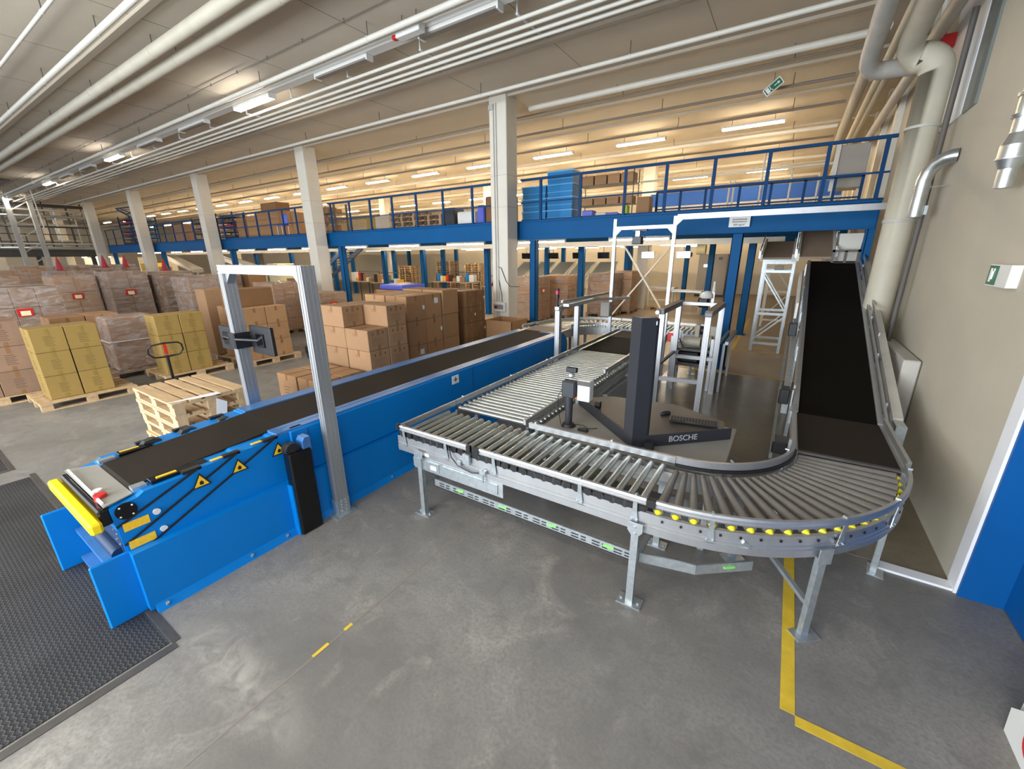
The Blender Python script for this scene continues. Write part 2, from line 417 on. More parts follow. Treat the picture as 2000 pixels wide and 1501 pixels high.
# pilaster panels of the right wall further back
for i in range(9):
    y = 9.9 + i * 1.9
    struct(MB().box(XR - .10, XR, y, y + .28, 0, CEIL).box(XR - .05, XR, y + .5, y + .6, 0, CEIL).build('trim_%d' % (i + 4), 'colw'))
# ceiling downstand ribs (precast elements meet)
for i, y in enumerate((3.2, 7.35, 9.05, 10.9, 12.7, 15.8, 19.6, 23.4)):
    struct(MB().box(XL, XR, y, y + .10, CEIL - .05, CEIL).build('trim_%d' % (i + 20), 'ceil'))
# panel joints running across the ceiling
jn = MB()
for i in range(24): jn.box(-1.6 - i * 2.4, -1.592 - i * 2.4, -6, 9.0, CEIL - .003, CEIL)
o = jn.build('trim_30', 'conduit'); struct(o)

# ------------------------------------------------------------------ columns
colnames = ['nearest white concrete column with grey cables and a socket box', 'second white concrete column from the right, behind the aluminium portal',
            'third white concrete column from the right', 'fourth white concrete column from the right', 'fifth white concrete column from the right, by the end of the blue deck',
            'sixth white concrete column from the right, beyond the blue deck']
for i in range(6):
    x = -5.95 - 7.98 * i
    t = thing('concrete_column', (x - .24, 9.22, 0), colnames[i], 'column', 'concrete columns along the deck')
    MB().bbox(x - .48, x, 8.99, 9.45, 0, CEIL - .002, .012).build('shaft', 'colw', t)
    MB().box(x - .484, x + .004, 8.986, 9.454, 3.50, 3.504).box(x - .484, x + .004, 8.986, 9.454, 4.2, 4.204).build('formwork_joint', 'conduit', t)
    if i == 0:
        m = MB()
        for dx in (.13, .20): m.tube([(x - .48 + dx, 8.975, .75), (x - .48 + dx, 8.975, 5.7)], .012, 6)
        m.build('cable', 'pipegrey', t)
        MB().box(x - .47, x - .34, 8.95, 8.99, 5.58, 5.68).build('junction_box', 'pipegrey', t)
        b = MB().bbox(x - .42, x - .06, 8.92, 8.985, .98, 1.22).build('socket_box', 'offwhite', t)
        MB().box(x - .40, x - .12, 8.912, 8.92, 1.04, 1.16).build('socket', 'alu', b)
        MB().box(x - .38, x - .31, 8.90, 8.912, 1.07, 1.12).build('plug', 'black', b)
        MB().tube([(x - .3, 8.975, 2.1), (x - .2, 8.97, 2.08), (x - .05, 8.97, 1.75), (x + .05, 9.0, 1.62), (x + .15, 9.3, 1.6)], .008, 6).build('cord', 'black', t)
        MB().tube([(x - .28, 8.975, 1.8), (x - .18, 8.95, 1.4), (x - .16, 8.94, 1.2), (x - .2, 8.92, 1.1)], .008, 6).build('cord', 'black', t)
for k, (x, y) in enumerate([(-5.4, 18.9), (-13.6, 18.9), (-21.6, 18.9), (-29.6, 18.9), (-37.6, 18.9)]):
    t = thing('concrete_column', (x, y, 0), 'cream concrete column at the back under and above the deck, %s from the right' % ORD[k], 'column', 'rear concrete columns')
    MB().bbox(x - .24, x + .24, y - .22, y + .22, .006, CEIL - .002, .012).build('shaft', 'colw', t)
for k, (x, y) in enumerate([(-45.5, 14), (-50, 9), (-41.5, 18.9), (-52, 16), (-56, 7)]):
    t = thing('concrete_column', (x, y, 0), 'far left cream concrete column, %s by distance' % ORD[k], 'column', 'far left concrete columns')
    MB().bbox(x - .3, x + .3, y - .3, y + .3, .006 if y > 9.4 else 0, CEIL - .002, .012).build('shaft', 'colw', t)

# ================================================================== mezzanine
DX0, DX1 = -38.0, 1.10
YD = 9.60
t = thing('mezzanine_deck', (-18, YD, 2.75), 'long blue steel mezzanine deck crossing the hall', 'mezzanine')
edges = [DX1] + [-5.99 - 7.98 * i for i in range(4)] + [DX0]
m = MB()
m.box(DX0, DX1, YD, YD + .03, 2.75, 3.2).box(DX0, DX1, YD - .05, YD + .10, 2.75, 2.78).box(DX0, DX1, YD - .05, YD + .10, 3.17, 3.2)
m.build('edge_beam', 'steelblue', t)
MB().box(DX0, DX1, YD + .12, 27.0, 3.12, 3.19).build('deck_plate', 'deckunder', t)
m = MB()
for y in (14.2, 18.2, 22.4): m.box(DX0, DX1, y - .08, y + .08, 2.8, 3.12)
m.build('inner_beam', 'steelblue', t)
m = MB()
for i in range(20): m.box(-.95 - i * 1.95 - .04, -.95 - i * 1.95 + .04, YD + .12, 22.3, 2.95, 3.12)
o = m.build('joists', 'steelblue', t); o['kind'] = 'stuff'
MB().prism([(9.62, 2.75), (9.62, 1.7), (9.70, 1.7), (9.78, 2.75)], 'x', 1.00, 1.03).box(1.02, 1.12, 9.62, 9.74, 1.9, 3.2).build('end_plate', 'steelblue', t)
# plate lettering sign on beam
s = thing('load_sign', (-.95, YD - .065, 2.98), 'white load capacity notice fixed to the blue edge beam', 'sign')
MB().box(-1.13, -.77, YD - .075, YD - .055, 2.86, 3.10).build('sign_plate', 'white', s)
text('Dexion', .06, (-1.04, YD - .077, 3.06), FACE_NY, s, 'darkink')
text('Bodenbelastung', .038, (-.95, YD - .077, 3.00), FACE_NY, s, 'darkink')
text('Flächenbelastung', .036, (-.95, YD - .077, 2.955), FACE_NY, s, 'darkink')
text('500 kg/m²', .05, (-.95, YD - .077, 2.90), FACE_NY, s, 'darkink')

# deck posts
def post(x, y, label, w=.2, group='blue deck posts', z1=2.74):
    t = thing('steel_post', (x, y, 0), label, 'post', group)
    z0 = .005 if y > 9.36 else 0
    m = MB().box(x - w / 2, x + w / 2, y - .09, y - .075, z0, z1).box(x - w / 2, x + w / 2, y + .075, y + .09, z0, z1).box(x - .012, x + .012, y - .08, y + .08, z0, z1)
    m.box(x - w / 2, x - w / 2 + .012, y - .09, y + .09, z0, z1).box(x + w / 2 - .012, x + w / 2, y - .09, y + .09, z0, z1)
    m.build('shaft', 'steelblue', t)
    MB().box(x - w / 2 - .05, x + w / 2 + .05, y - .12, y + .12, z0, z0 + .02).build('base_plate', 'steelblue', t)
post(-.95, 9.68, 'large blue steel post under the load notice', .19)
post(-.98, 14.2, 'blue steel post behind the notice post, beside the yellow floor line', .19, z1=2.79)
for i in range(1, 5): post(-5.85 - 7.98 * (i) + .32 , 9.70, 'blue steel post against the back of the %s white column from the right' % ORD[i], .2)
post(-5.6, 9.7, 'blue steel post hidden beside the nearest white column', .16)
xs = [-6.25, -10.4, -14.0, -16.6, -20.6, -24.6, -28.6]
for i, x in enumerate(xs): post(x, 14.2, 'slim blue post in the middle row under the deck, %s from the right' % ORD[i], .2, 'middle row deck posts', 2.79)
for i, x in enumerate([-2.6, -5.9, -9.8, -12.4, -16.4, -20.4, -24.4, -28.4]): post(x, 18.2, 'slim blue post in the rear row under the deck, %s from the right' % ORD[i], .2, 'rear row deck posts', 2.79)
for i, x in enumerate([-4.3, -7.1, -11.0, -15.0, -19.0, -23.5]): post(x, 22.4, 'blue post in the furthest row under the deck, %s from the right' % ORD[i], .2, 'furthest row deck posts', 2.79)

# railing, bay by bay
def railing(x0, x1, posts, label, y=YD + .02):
    t = thing('guard_railing', ((x0 + x1) / 2, y, 3.2), label, 'railing', 'blue deck railings')
    MB().box(x0, x1, y - .03, y + .03, 4.12, 4.17).build('handrail', 'railblue', t)
    MB().box(x0, x1, y - .012, y + .012, 3.61, 3.64).build('mid_rail', 'railblue', t)
    MB().box(x0, x1, y + .03, y + .04, 3.2, 3.24).build('toe_board', 'railblue', t)
    for p in posts: MB().box(p - .03, p + .03, y - .02, y + .02, 3.2, 4.12).build('post', 'railblue', t)
railing(-5.95, 1.13, [-5.38, -4.33, -3.28, -2.42, -1.52, -.61, .26, 1.02], 'blue guard railing on the deck edge between nearest column and right wall')
railing(-13.9, -6.45, [-13.75, -12.73, -11.69, -10.65, -9.61, -8.56, -7.5, -6.6], 'blue guard railing on the deck edge between nearest and second column')
railing(-21.85, -14.4, [-21.7, -19.83, -18.8, -17.78, -16.83, -15.93, -14.8], 'blue guard railing on the deck edge between second and third column')
railing(-29.8, -22.35, [-29.6, -28.4, -27.2, -26.0, -24.8, -23.6, -22.5], 'blue guard railing on the deck edge between third and fourth column')
railing(-37.9, -30.35, [-37.8, -36.3, -34.8, -33.3, -31.8, -30.5], 'blue guard railing on the deck edge between fourth and fifth column')
# inner short railing near the stair opening
t = thing('guard_railing', (-1.4, 11.2, 3.2), 'low dark blue railing round the belt opening on the deck', 'railing')
m = MB().box(-3.0, .95, 11.18, 11.22, 3.78, 3.84).box(-3.0, .95, 11.19, 11.21, 3.4, 3.43); m.build('handrail', 'railblue', t)
for x in (-3.0, -2.45, -1.9, -1.2, -.6, .0, .5, .93): MB().box(x - .025, x + .025, 11.18, 11.22, 3.2, 3.8).build('post', 'railblue', t)

# ------------------------------------------------------------------ lights
def make_fixture(kind, L=1.5, w=.13):
    t = thing('ceiling_light', (0, 0, 0), 'x', 'ceiling light')
    MB().box(-L / 2, L / 2, -w / 2, w / 2, -.05, 0).build('housing', 'offwhite', t)
    if kind:
        MB().box(-L / 2 + .03, L / 2 - .03, -w / 2 + .015, w / 2 - .015, -.085, -.051).build('tube', kind, t)
    else:
        MB().box(-L / 2 + .03, L / 2 - .03, -w / 2 + .02, w / 2 - .02, -.07, -.051).build('tube', 'conduit', t)
    MB().box(-L / 2, -L / 2 + .03, -w / 2, w / 2, -.087, -.05).box(L / 2 - .03, L / 2, -w / 2, w / 2, -.087, -.05).build('end_cap', 'offwhite', t)
    MB().cyl((-L / 3, 0, 0), (-L / 3, 0, .16), .006, n=6).cyl((L / 3, 0, 0), (L / 3, 0, .16), .006, n=6).build('hanger', 'hanger', t)
    return t
def place(proto, first, loc, label, group):
    o = proto if first else copy_tree(proto)
    o.location = loc; o['label'] = label; o['group'] = group
    return o
pw = make_fixture('tube_cool', 1.5, .16)
for i, x in enumerate([-10.4, -19.45, -28.0, -37.2, -46]):
    place(pw, i == 0, (x, 5.72, 5.66), 'lit cool white tube light on the front cable tray, %s from the right' % ORD[i], 'lit lights on the front tray')
for i, (x, y) in enumerate([(4.0, .5), (4.0, -3), (.6, -2.2), (-3.4, -2.2), (-7.6, -2.2), (-12, -2.2)]):  # added unseen fixtures, brighten the right-hand faces of columns and loader
    place(pw, False, (x, y, 5.66), 'added cool white fill tube out of view behind the camera, %s of the row' % ORD[i], 'added fill lights behind the camera')
pd = make_fixture(None, 1.5, .14)
for i, x in enumerate([-4.6, -7.3, -13.4, -16.4, -22.4, -25.3]):
    place(pd, i == 0, (x, 5.72, 5.66), 'unlit tube light with dark underside on the front tray, %s from the right' % ORD[i], 'unlit lights on the front tray')
pr_ = make_fixture('tube_warm', 1.5, .15)
k = 0
for ri, (y, nm, n) in enumerate([(14.02, 'front', 15), (17.75, 'middle', 14), (21.6, 'rear', 13), (25.2, 'last', 8)]):
    for i in range(n):
        place(pr_, k == 0, (-1.42 - 2.98 * i, y, 5.66), 'lit warm tube light in the %s row above the deck, %s from the right' % (nm, ORD[i]), 'lit lights above the deck, %s row' % nm); k += 1
pu = make_fixture('tube_under', 1.5, .07)
k = 0
for y, nm, n, x0 in [(10.6, 'front', 13, -3.2), (14.6, 'second', 10, -3.0), (18.8, 'third', 8, -4.0), (23.2, 'rear', 6, -4.5)]:
    for i in range(n):
        place(pu, k == 0, (x0 - 2.7 * i, y, 2.78), 'lit tube light under the deck, %s row, %s from the right' % (nm, ORD[i]), 'lit lights under the deck, %s row' % nm); k += 1
for o in [x for x in D.objects if x.name.startswith('ceiling_light')]:
    if o.location.z < 3:
        for c in list(o.children):
            if c.name.startswith('hanger'): D.objects.remove(c)
# trunking under the deck
for j, (y, x1) in enumerate(((10.6, -.2), (12.3, -.2))):
    t = MB().box(-37, x1, y - .07, y + .07, 2.785 if j == 0 else 2.60, 2.84 if j == 0 else 2.74).build('cable_trunking', 'pipew')
    tag(t, ['white trunking carrying the front lights under the deck', 'cream boxed beam hanging under the deck behind the front lights'][j], 'trunking')

# ------------------------------------------------------------------ ceiling pipes along the hall
def pipe_run(y, z, r, m, label, x0=XL + .1, x1=None, hang=True, step=3.2):
    if x1 is None: x1 = .48 if y > 9 else XR - .05
    t = thing('ceiling_pipe', ((x0 + x1) / 2, y, z), label, 'pipe', 'pipes and conduits along the ceiling')
    MB().cyl((x0, y, z), (x1, y, z), r, n=12).build('pipe', m, t)
    if hang:
        h = MB(); x = x1 - 1
        while x > max(x0, -45):
            h = MB(); h.cyl((x, y, z), (x, y, CEIL), .008, n=5)
            hh = h.build('pipe_hanger', 'hanger', t)
            MB().cyl((x - .015, y, z), (x + .015, y, z), r + .006, n=10).build('pipe_clamp', m, hh); x -= step
    return t
pipe_run(2.36, 5.68, .025, 'pipew', 'slim pale pipe along the ceiling nearest the camera')
pipe_run(2.92, 5.64, .045, 'pipew', 'white pipe in the upper left, beside the slim one')
pipe_run(3.60, 5.62, .092, 'pipebeige', 'beige lagged ceiling pipe, upper of the thick pair')
pipe_run(3.93, 5.62, .092, 'pipebeige', 'beige lagged ceiling pipe, lower of the thick pair')
pipe_run(5.30, 5.62, .042, 'pipew', 'white pipe above the front row of lights')
pipe_run(8.22, 5.62, .036, 'pipew', 'white sprinkler pipe passing in front of the columns')
pipe_run(9.95, 5.76, .06, 'pipew', 'broad cream pipe running from the nearest column to the right wall', x0=-5.9)
pipe_run(10.35, 5.75, .018, 'conduit', 'thin dark conduit just behind the columns')
pipe_run(11.4, 5.62, .03, 'conduit', 'dark sprinkler pipe behind the columns', step=2.6)
pipe_run(13.1, 5.60, .03, 'conduit', 'dark sprinkler pipe before the front row of warm lights', step=2.6)
pipe_run(15.3, 5.60, .05, 'pipew', 'cream pipe behind the front row of warm lights')
pipe_run(16.6, 5.60, .03, 'conduit', 'thin dark pipe between front and middle rows of warm lights')
pipe_run(19.2, 5.55, .05, 'pipew', 'cream pipe behind the middle row of warm lights')
pipe_run(20.6, 5.6, .03, 'pipew', 'thin cream pipe before the rear row of warm lights')
pipe_run(23.0, 5.5, .06, 'pipew', 'cream pipe behind the rear row of warm lights')
for y, nm in ((1.6, 'front'), (6.95, 'behind the tray'), (5.05, 'above the tray')):
    m = MB().cyl((XL + 1, y, 5.82), (XR - .1, y, 5.82), .007, n=5)
    for i in range(40): m.box(-.8 - i * 1.1, -.78 - i * 1.1, y - .01, y + .01, 5.80, CEIL - .003)
    tag(m.build('thin_conduit', 'conduit'), 'thin dark wire clipped to the ceiling, %s' % nm, 'conduit')
# cable tray with four tubes
t = thing('cable_tray', (-20, 6.2, 5.5), 'white cable tray with parallel tubes under the ceiling', 'cable tray')
for y in (6.10, 6.32, 6.52, 6.70): MB().cyl((XL + 1, y, 5.60), (XR - .1, y, 5.60), .028, n=8).build('tube', 'pipew', t)
MB().box(XL + 1, XR - .1, 5.62, 5.80, 5.662, 5.74).build('carrier_rail', 'offwhite', t)
for i in range(20):
    x = -1.9 - i * 1.9
    MB().box(x - .02, x + .02, 6.05, 6.80, 5.635, 5.665).box(x - .012, x + .012, 6.05, 6.07, 5.66, CEIL).build('bracket', 'offwhite', t)
# emergency light unit on tray at the top
t = thing('emergency_light', (-5.0, 5.45, 5.5), 'grey emergency light box with red connector at the top edge', 'light')
MB().bbox(-5.6, -5.1, 5.42, 5.56, 5.56, 5.68).build('housing', 'offwhite', t)
MB().box(-5.70, -5.6, 5.45, 5.53, 5.58, 5.63).build('connector', 'red', t)
MB().cyl((-5.5, 5.49, 5.68), (-5.5, 5.49, CEIL), .008, n=5).cyl((-5.2, 5.49, 5.68), (-5.2, 5.49, CEIL), .008, n=5).build('hanger', 'hanger', t)
# hanging white pole far left
tag(MB().cyl((-31.5, 5.7, 5.6), (-31.5, 5.75, 3.9), .025, n=8).build('hanging_tube', 'pipew'), 'thin white tube hanging from the front tray', 'tube')
# ceiling hatch at far left
t = thing('ceiling_recess', (-26, 3.2, 5.8), 'dark recessed ceiling panel with round heads at the left edge', 'ceiling panel')
MB().box(-33.5, -30.0, 4.0, 4.9, 5.79, 5.845).build('panel', 'darkmetal', t)
MB().cyl((-32.6, 4.45, 5.74), (-32.6, 4.45, 5.79), .14, n=14).cyl((-31.6, 4.45, 5.74), (-31.6, 4.45, 5.79), .14, n=14).build('head', 'offwhite', t)

# hanging exit sign
t = thing('exit_sign', (-.84, 11.0, 5.55), 'green and white running man exit sign hanging from the ceiling', 'sign')
def rotated_sign(t):
    c = Vector((-.53, 7.0, 4.43))
    m = MB().box(-.16, .16, -.02, .02, -.07, .07)
    R = Matrix.Rotation(math.radians(0), 4, 'Z')
    return c
c = (-.84, 11.0, 5.55)
t.location = c
MB().box(c[0] - .17, c[0] + .17, c[1] - .02, c[1] + .02, c[2] - .075, c[2] + .075).build('panel', 'white', t)
MB().box(c[0] - .155, c[0] + .155, c[1] - .024, c[1] - .02, c[2] - .06, c[2] + .06).build('green_face', 'green', t)
m = MB()   # arrow + man
y0, y1 = c[1] - .027, c[1] - .024
m.box(c[0] + .02, c[0] + .10, y0, y1, c[2] - .007, c[2] + .007).prism([(c[0] + .09, c[2] - .03), (c[0] + .135, c[2]), (c[0] + .09, c[2] + .03)], 'y', y0, y1)
m.box(c[0] - .135, c[0] - .075, y0, y1, c[2] - .05, c[2] + .05)
m.cyl((c[0] - .05, y0, c[2] + .035), (c[0] - .05, y1, c[2] + .035), .011, n=10)
m.bar((c[0] - .05, y0 + .001, c[2] + .02), (c[0] - .06, y0 + .001, c[2] - .012), .002, .014, (1, 0, 0))
m.bar((c[0] - .06, y0 + .001, c[2] - .012), (c[0] - .03, y0 + .001, c[2] - .03), .002, .01, (1, 0, 0)).bar((c[0] - .03, y0 + .001, c[2] - .03), (c[0] - .035, y0 + .001, c[2] - .05), .002, .01, (1, 0, 0))
m.build('pictogram', 'white', t)
t.rotation_euler = (0, -math.radians(38), 0)
hg = MB().cyl((c[0], c[1] + .01, c[2]), (c[0], c[1] + .01, CEIL), .006, n=6).build('hanging_rod', 'hanger', t); hg.rotation_euler = (0, math.radians(38), 0)
# wall exit sign
t = thing('exit_sign', (XR - .03, 4.66, 2.2), 'small green emergency exit sign mounted on the right wall', 'sign')
MB().box(XR - .06, XR, 4.48, 4.86, 2.13, 2.29).build('panel', 'offwhite', t)
MB().box(XR - .064, XR - .06, 4.68, 4.85, 2.14, 2.28).build('green_face', 'green', t)
MB().box(XR - .067, XR - .064, 4.78, 4.81, 2.16, 2.26).cyl((XR - .067, 4.74, 2.25), (XR - .064, 4.74, 2.25), .012, n=8).bar((XR - .065, 4.74, 2.24), (XR - .065, 4.75, 2.18), .002, .02, (1, 0, 0)).build('pictogram', 'white', t)

# ------------------------------------------------------------------ pipes on right wall
def arc(c, a0, a1, r, u, v, n=8):
    return [Vector(c) + Vector(u) * (r * math.cos(math.radians(a0 + (a1 - a0) * k / n))) + Vector(v) * (r * math.sin(math.radians(a0 + (a1 - a0) * k / n))) for k in range(n + 1)]
t = thing('lagged_pipe', (1.1, 7.75, 0), 'thick beige pipe dropping down the right wall with bends at the top', 'pipe', 'thick lagged pipes on the right wall')
px, py = 1.13, 7.8
pts = [(px, py, .3), (px, py, 2.0), (px, py, 4.45)] + arc((px - .2, py, 4.45), 0, 90, .2, (1, 0, 0), (0, 0, 1)) + [(.95, py, 4.65)]
pts += arc((.85, py - .16, 4.65), 90, 180, .16, (0, 0, 0), (0, 0, 0))[:0]
pts += [(.88, py - .02, 4.68), (.82, py - .10, 4.74), (.80, py - .26, 4.80), (.79, 6.6, 4.85), (.76, 2.6, 4.95)]
MB().tube(pts, [.165] * (len(pts) - 5) + [.14, .13, .12, .115, .11], 16).build('pipe', 'pipebeige', t)
MB().cyl((px, py, 2.75), (px, py, 2.79), .178, n=16).cyl((px, py, 3.85), (px, py, 3.88), .178, n=16).build('joint_band', 'pipegrey', t)
t = thing('lagged_pipe', (.6, 8.0, 4.6), 'thick grey pipe crossing in front of the wall pipe and bending towards the camera', 'pipe', 'thick lagged pipes on the right wall')
pts = [(.98, 8.35, 4.72), (.62, 8.2, 4.70), (.52, 8.15, 4.71), (.46, 8.02, 4.75), (.45, 7.85, 4.82), (.43, 6.0, 4.95), (.43, 3.0, 4.95)]
MB().tube(pts, .105, 16).build('pipe', 'pipegrey', t)
for i, (x, y, r, m_) in enumerate([(1.24, 8.72, .035, 'pipew'), (1.22, 8.95, .035, 'pipew'), (1.20, 9.2, .03, 'pipebeige'), (1.26, 9.4, .045, 'pipew'), (1.26, 7.35, .03, 'hanger')]):
    tag(MB().cyl((x, y, .01), (x, y, CEIL if i != 4 else 4.9), r, n=10).build('riser_pipe', m_), ['cream riser pipe beside the thick wall pipe', 'cream riser pipe, second behind the thick wall pipe', 'beige riser pipe, third behind the thick wall pipe', 'cream riser pipe furthest behind the thick wall pipe', 'dark riser pipe between thick pipe and plaster wall'][i], 'pipe', 'riser pipes')
for i, (x, z, r, m_) in enumerate([(.95, 5.5, .07, 'pipew'), (.62, 5.55, .10, 'pipegrey'), (.78, 5.25, .06, 'pipebeige'), (1.15, 5.1, .08, 'pipegrey')]):
    tag(MB().cyl((x, 9.2 if z > 5.4 else 2.5, z), (x, YB - .1, z), r, n=12).build('overhead_pipe', m_), ['cream pipe running back along the right wall, second from the wall', 'wide grey pipe running back under the ceiling, furthest from the right wall', 'beige pipe running back along the right wall, lower middle one', 'grey pipe running back tight to the right wall'][i], 'pipe', 'pipes running back along the right wall')
# spiral ducts
t = thing('spiral_duct', (1.2, 7.3, 3.0), 'shiny spiral duct elbow coming out of the right wall', 'duct', 'spiral ducts on the right wall')
pts = [(1.377, 7.0, 3.40), (1.34, 7.01, 3.40), (1.29, 7.04, 3.39), (1.23, 7.10, 3.34), (1.19, 7.14, 3.27), (1.17, 7.16, 3.18), (1.17, 7.16, 3.05), (1.17, 7.16, 2.78)]
MB().tube(pts, .072, 16).build('duct', 'spiral', t)
MB().cyl((1.17, 7.16, 3.08), (1.17, 7.16, 3.09), .08, n=16).cyl((1.17, 7.16, 3.115), (1.17, 7.16, 3.125), .08, n=16).cyl((1.17, 7.16, 3.1), (1.38, 7.0, 3.1), .005, n=6).build('clamp', 'galv', t)
MB().box(1.23, 1.26, 7.1, 7.18, 2.8, 2.9).build('flap', 'galv', t)
t = thing('spiral_duct', (1.25, 4.9, 3.0), 'galvanised duct with stepped collars hanging at the right edge', 'duct', 'spiral ducts on the right wall')
c = (1.26, 4.90)
m = MB()
for (z0, z1, r0, r1) in ((2.84, 2.97, .056, .056), (2.97, 3.04, .060, .084), (3.04, 3.13, .084, .084), (3.13, 3.21, .084, .058), (3.21, 3.31, .056, .056), (3.31, 3.33, .072, .078), (3.33, 3.45, .058, .058), (3.45, 3.47, .070, .070), (3.47, 3.62, .052, .052)):
    m.cyl((c[0], c[1], z0), (c[0], c[1], z1), r0, r1, n=20)
m.build('duct', 'spiral', t)
MB().cyl((c[0], c[1], 3.035), (c[0], c[1], 3.045), .090, n=20).cyl((c[0], c[1], 3.56), (c[0], c[1], 3.575), .062, n=16).build('clamp', 'galv', t)
MB().tube([(c[0], c[1], 3.62), (1.30, 4.85, 3.9), (1.34, 4.7, 4.6)], .012, 8).build('cable', 'pipebeige', t)
tag(MB().bbox(1.19, 1.37, 8.6, 8.75, 4.95, 5.1).build('alarm_sounder', 'red'), 'red alarm sounder high on the right wall', 'alarm')
# sheet metal casing beside inclined belt on wall
tag(MB().bbox(1.22, 1.37, 6.08, 7.55, .006, 1.24, .012).build('wall_casing', 'pipegrey'), 'grey sheet casing low on the right wall beside the inclined belt', 'casing')

# ================================================================== blue telescopic loader
t = thing('telescopic_conveyor', (-3.95, 2, 0), 'long blue telescopic loading conveyor with brown black belt', 'conveyor')
XA, XB = -4.50, -3.42
MB().box(XA - .05, XB + .02, .53, 7.1, .03, .50).prism([(XB + .02, .06), (XB + .055, 0), (XB - .01, 0), (XB - .01, .06)], 'y', .56, 7.1).prism([(XA - .05, .06), (XA - .085, 0), (XA, 0), (XA, .06)], 'y', .56, 7.1).build('base_housing', 'blue', t)
b = MB()
for y in (.62, 1.2, 1.5, 2.7, 3.2, 4.1, 5.2): b.cyl((XB + .035, y, .025), (XB + .045, y, .045), .012, n=8)
b.build('bolt', 'galv', t)
# nested boom sections with slanted fronts
def sec(w, lo, hi, name='boom_section'):
    # lo: (y,z) at bottom front; hi: (y,z) at top front
    return MB().prism([lo, hi, (7.05, .935), (7.05, .49), (max(lo[0], .53), .49)] if lo[1] > .5 else [lo, hi, (7.05, .935), (7.05, .49)], 'x', -3.975 - w, -3.975 + w)
MB().prism([(.52, .49), (.51, .83), (.66, .845), (.70, .87), (1.9, .895), (1.9, .49)], 'x', -4.455, -3.495).build('boom_section', 'blue', t)
for k, (lo, hi, w) in enumerate([((.52, .69), (1.03, .895), .487), ((.53, .55), (1.30, .91), .497), ((.66, .49), (1.60, .925), .507)]):
    MB().prism([(lo[0], lo[1]), (hi[0], hi[1] - .0), (1.9, hi[1] + .005), (1.9, .49), (lo[0], .49)], 'x', -3.975 - w, -3.975 + w).build('boom_section', 'blue', t)
    # dark seam in front of the slanted edge and bracket
    for sx in (-1, 1):
        x = -3.975 + sx * (w + .001)
        MB().bar((x, lo[0] - .005, lo[1]), (x, hi[0] - .005, hi[1]), .004, .016, (0, 0, 1)).build('slit', 'black', t)
        xx = -3.975 + sx * (w - .045)
        MB().box(min(xx, xx + sx * .045), max(xx, xx + sx * .045), hi[0] - .10, hi[0] + .02, hi[1] - .01, hi[1] + .012).build('bracket', 'black', t)
    MB().prism([(hi[0] - .10, .88), (hi[0] - .06, .925), (hi[0] + .0, .935), (hi[0] + .05, .91), (hi[0] + .05, .88)], 'x', -4.40, -4.33).build('cable_loop', 'rubber', t)
MB().bbox(-4.49, -3.455, 1.72, 7.08, .50, .938, .012).build('main_housing', 'blue', t)
MB().box(-3.456, -3.450, 1.88, 1.885, .52, .92).box(-3.456, -3.4505, 4.3, 4.305, .52, .93).build('housing_seam', 'navy', t)
MB().box(-4.46, -4.29, 1.75, 7.06, .925, .95).box(-3.63, -3.48, 1.62, 7.06, .925, .95).box(-3.57, -3.565, 1.7, 7.06, .95, .952).build('top_rail', 'blue_top', t)
bl = MB()
prof = [(.65, .85), (.68, .875), (1.75, .945), (7.08, .952), (7.08, .93), (1.75, .92), (.68, .85)]
bl.prism(prof, 'x', -4.27, -3.64)
bl.build('belt', 'belt', t)
MB().box(-4.34, -4.28, .66, .76, .872, .895).box(-3.63, -3.56, .66, .74, .855, .89).build('nose_bearing', 'galv', t)
MB().bbox(-4.36, -4.275, .78, 1.0, .872, .905, .004).bbox(-3.63, -3.545, .76, 1.12, .862, .9, .004).build('end_guard', 'blackgloss', t)
for x in (-4.33, -3.57): MB().box(x - .012, x + .012, .80, .92, .899, .908).build('grease_label', 'ylabel', t)
for (y, z) in ((1.12, .905), (1.42, .92), (1.75, .94)): MB().box(-3.52, -3.49, y, y + .1, z + .005, z + .01).build('grease_label', 'ylabel', t)
MB().prism([(-4.42, .49), (-4.33, .655), (-3.56, .655), (-3.50, .49)], 'z', .852, .860).build('nose_plate', 'plate', t)
MB().bar((-4.36, .50, .875), (-3.55, .50, .865), .012, .012).build('edge_strip', 'white', t)
MB().bbox(-4.40, -3.505, .455, .515, .72, .84, .01).build('control_box', 'blackgloss', t)
bmp = MB().bbox(-4.49, -3.44, .39, .455, .715, .795, .014)
bmp.build('bumper_bar', 'yellow', t)
MB().cyl((-3.68, .52, .84), (-3.68, .52, .885), .035, n=16).build('emergency_stop', 'red', t)
MB().cyl((-3.78, .53, .84), (-3.78, .53, .88), .025, n=12).build('push_button', 'white', t)
MB().box(-4.40, -3.50, .515, .53, .14, .70).cyl((-4.35, .50, .47), (-3.55, .50, .47), .045, n=14).build('front_plate', 'navy', t)
b = MB()
for z in (.42, .5, .58, .66): b.cyl((-3.56, .506, z), (-3.56, .514, z), .008, n=6).cyl((-3.51, .506, z - .02), (-3.51, .514, z - .02), .008, n=6)
b.build('screw', 'galv', t)
d = MB().cyl((-3.495, .585, .785), (-3.484, .585, .785), .058, n=24).build('round_cover', 'blackgloss', t)
b = MB()
for a in range(4): b.cyl((-3.485, .585 + .046 * math.cos(a * PI / 2 + .7), .785 + .046 * math.sin(a * PI / 2 + .7)), (-3.480, .585 + .046 * math.cos(a * PI / 2 + .7), .785 + .046 * math.sin(a * PI / 2 + .7)), .006, n=6)
b.build('screw', 'white', d)
MB().box(-3.487, -3.484, .545, .685, .64, .70).build('warning_label', 'ylabel', t)
MB().box(-3.477, -3.474, .545, .69, .505, .565).build('warning_label', 'ylabel', t)
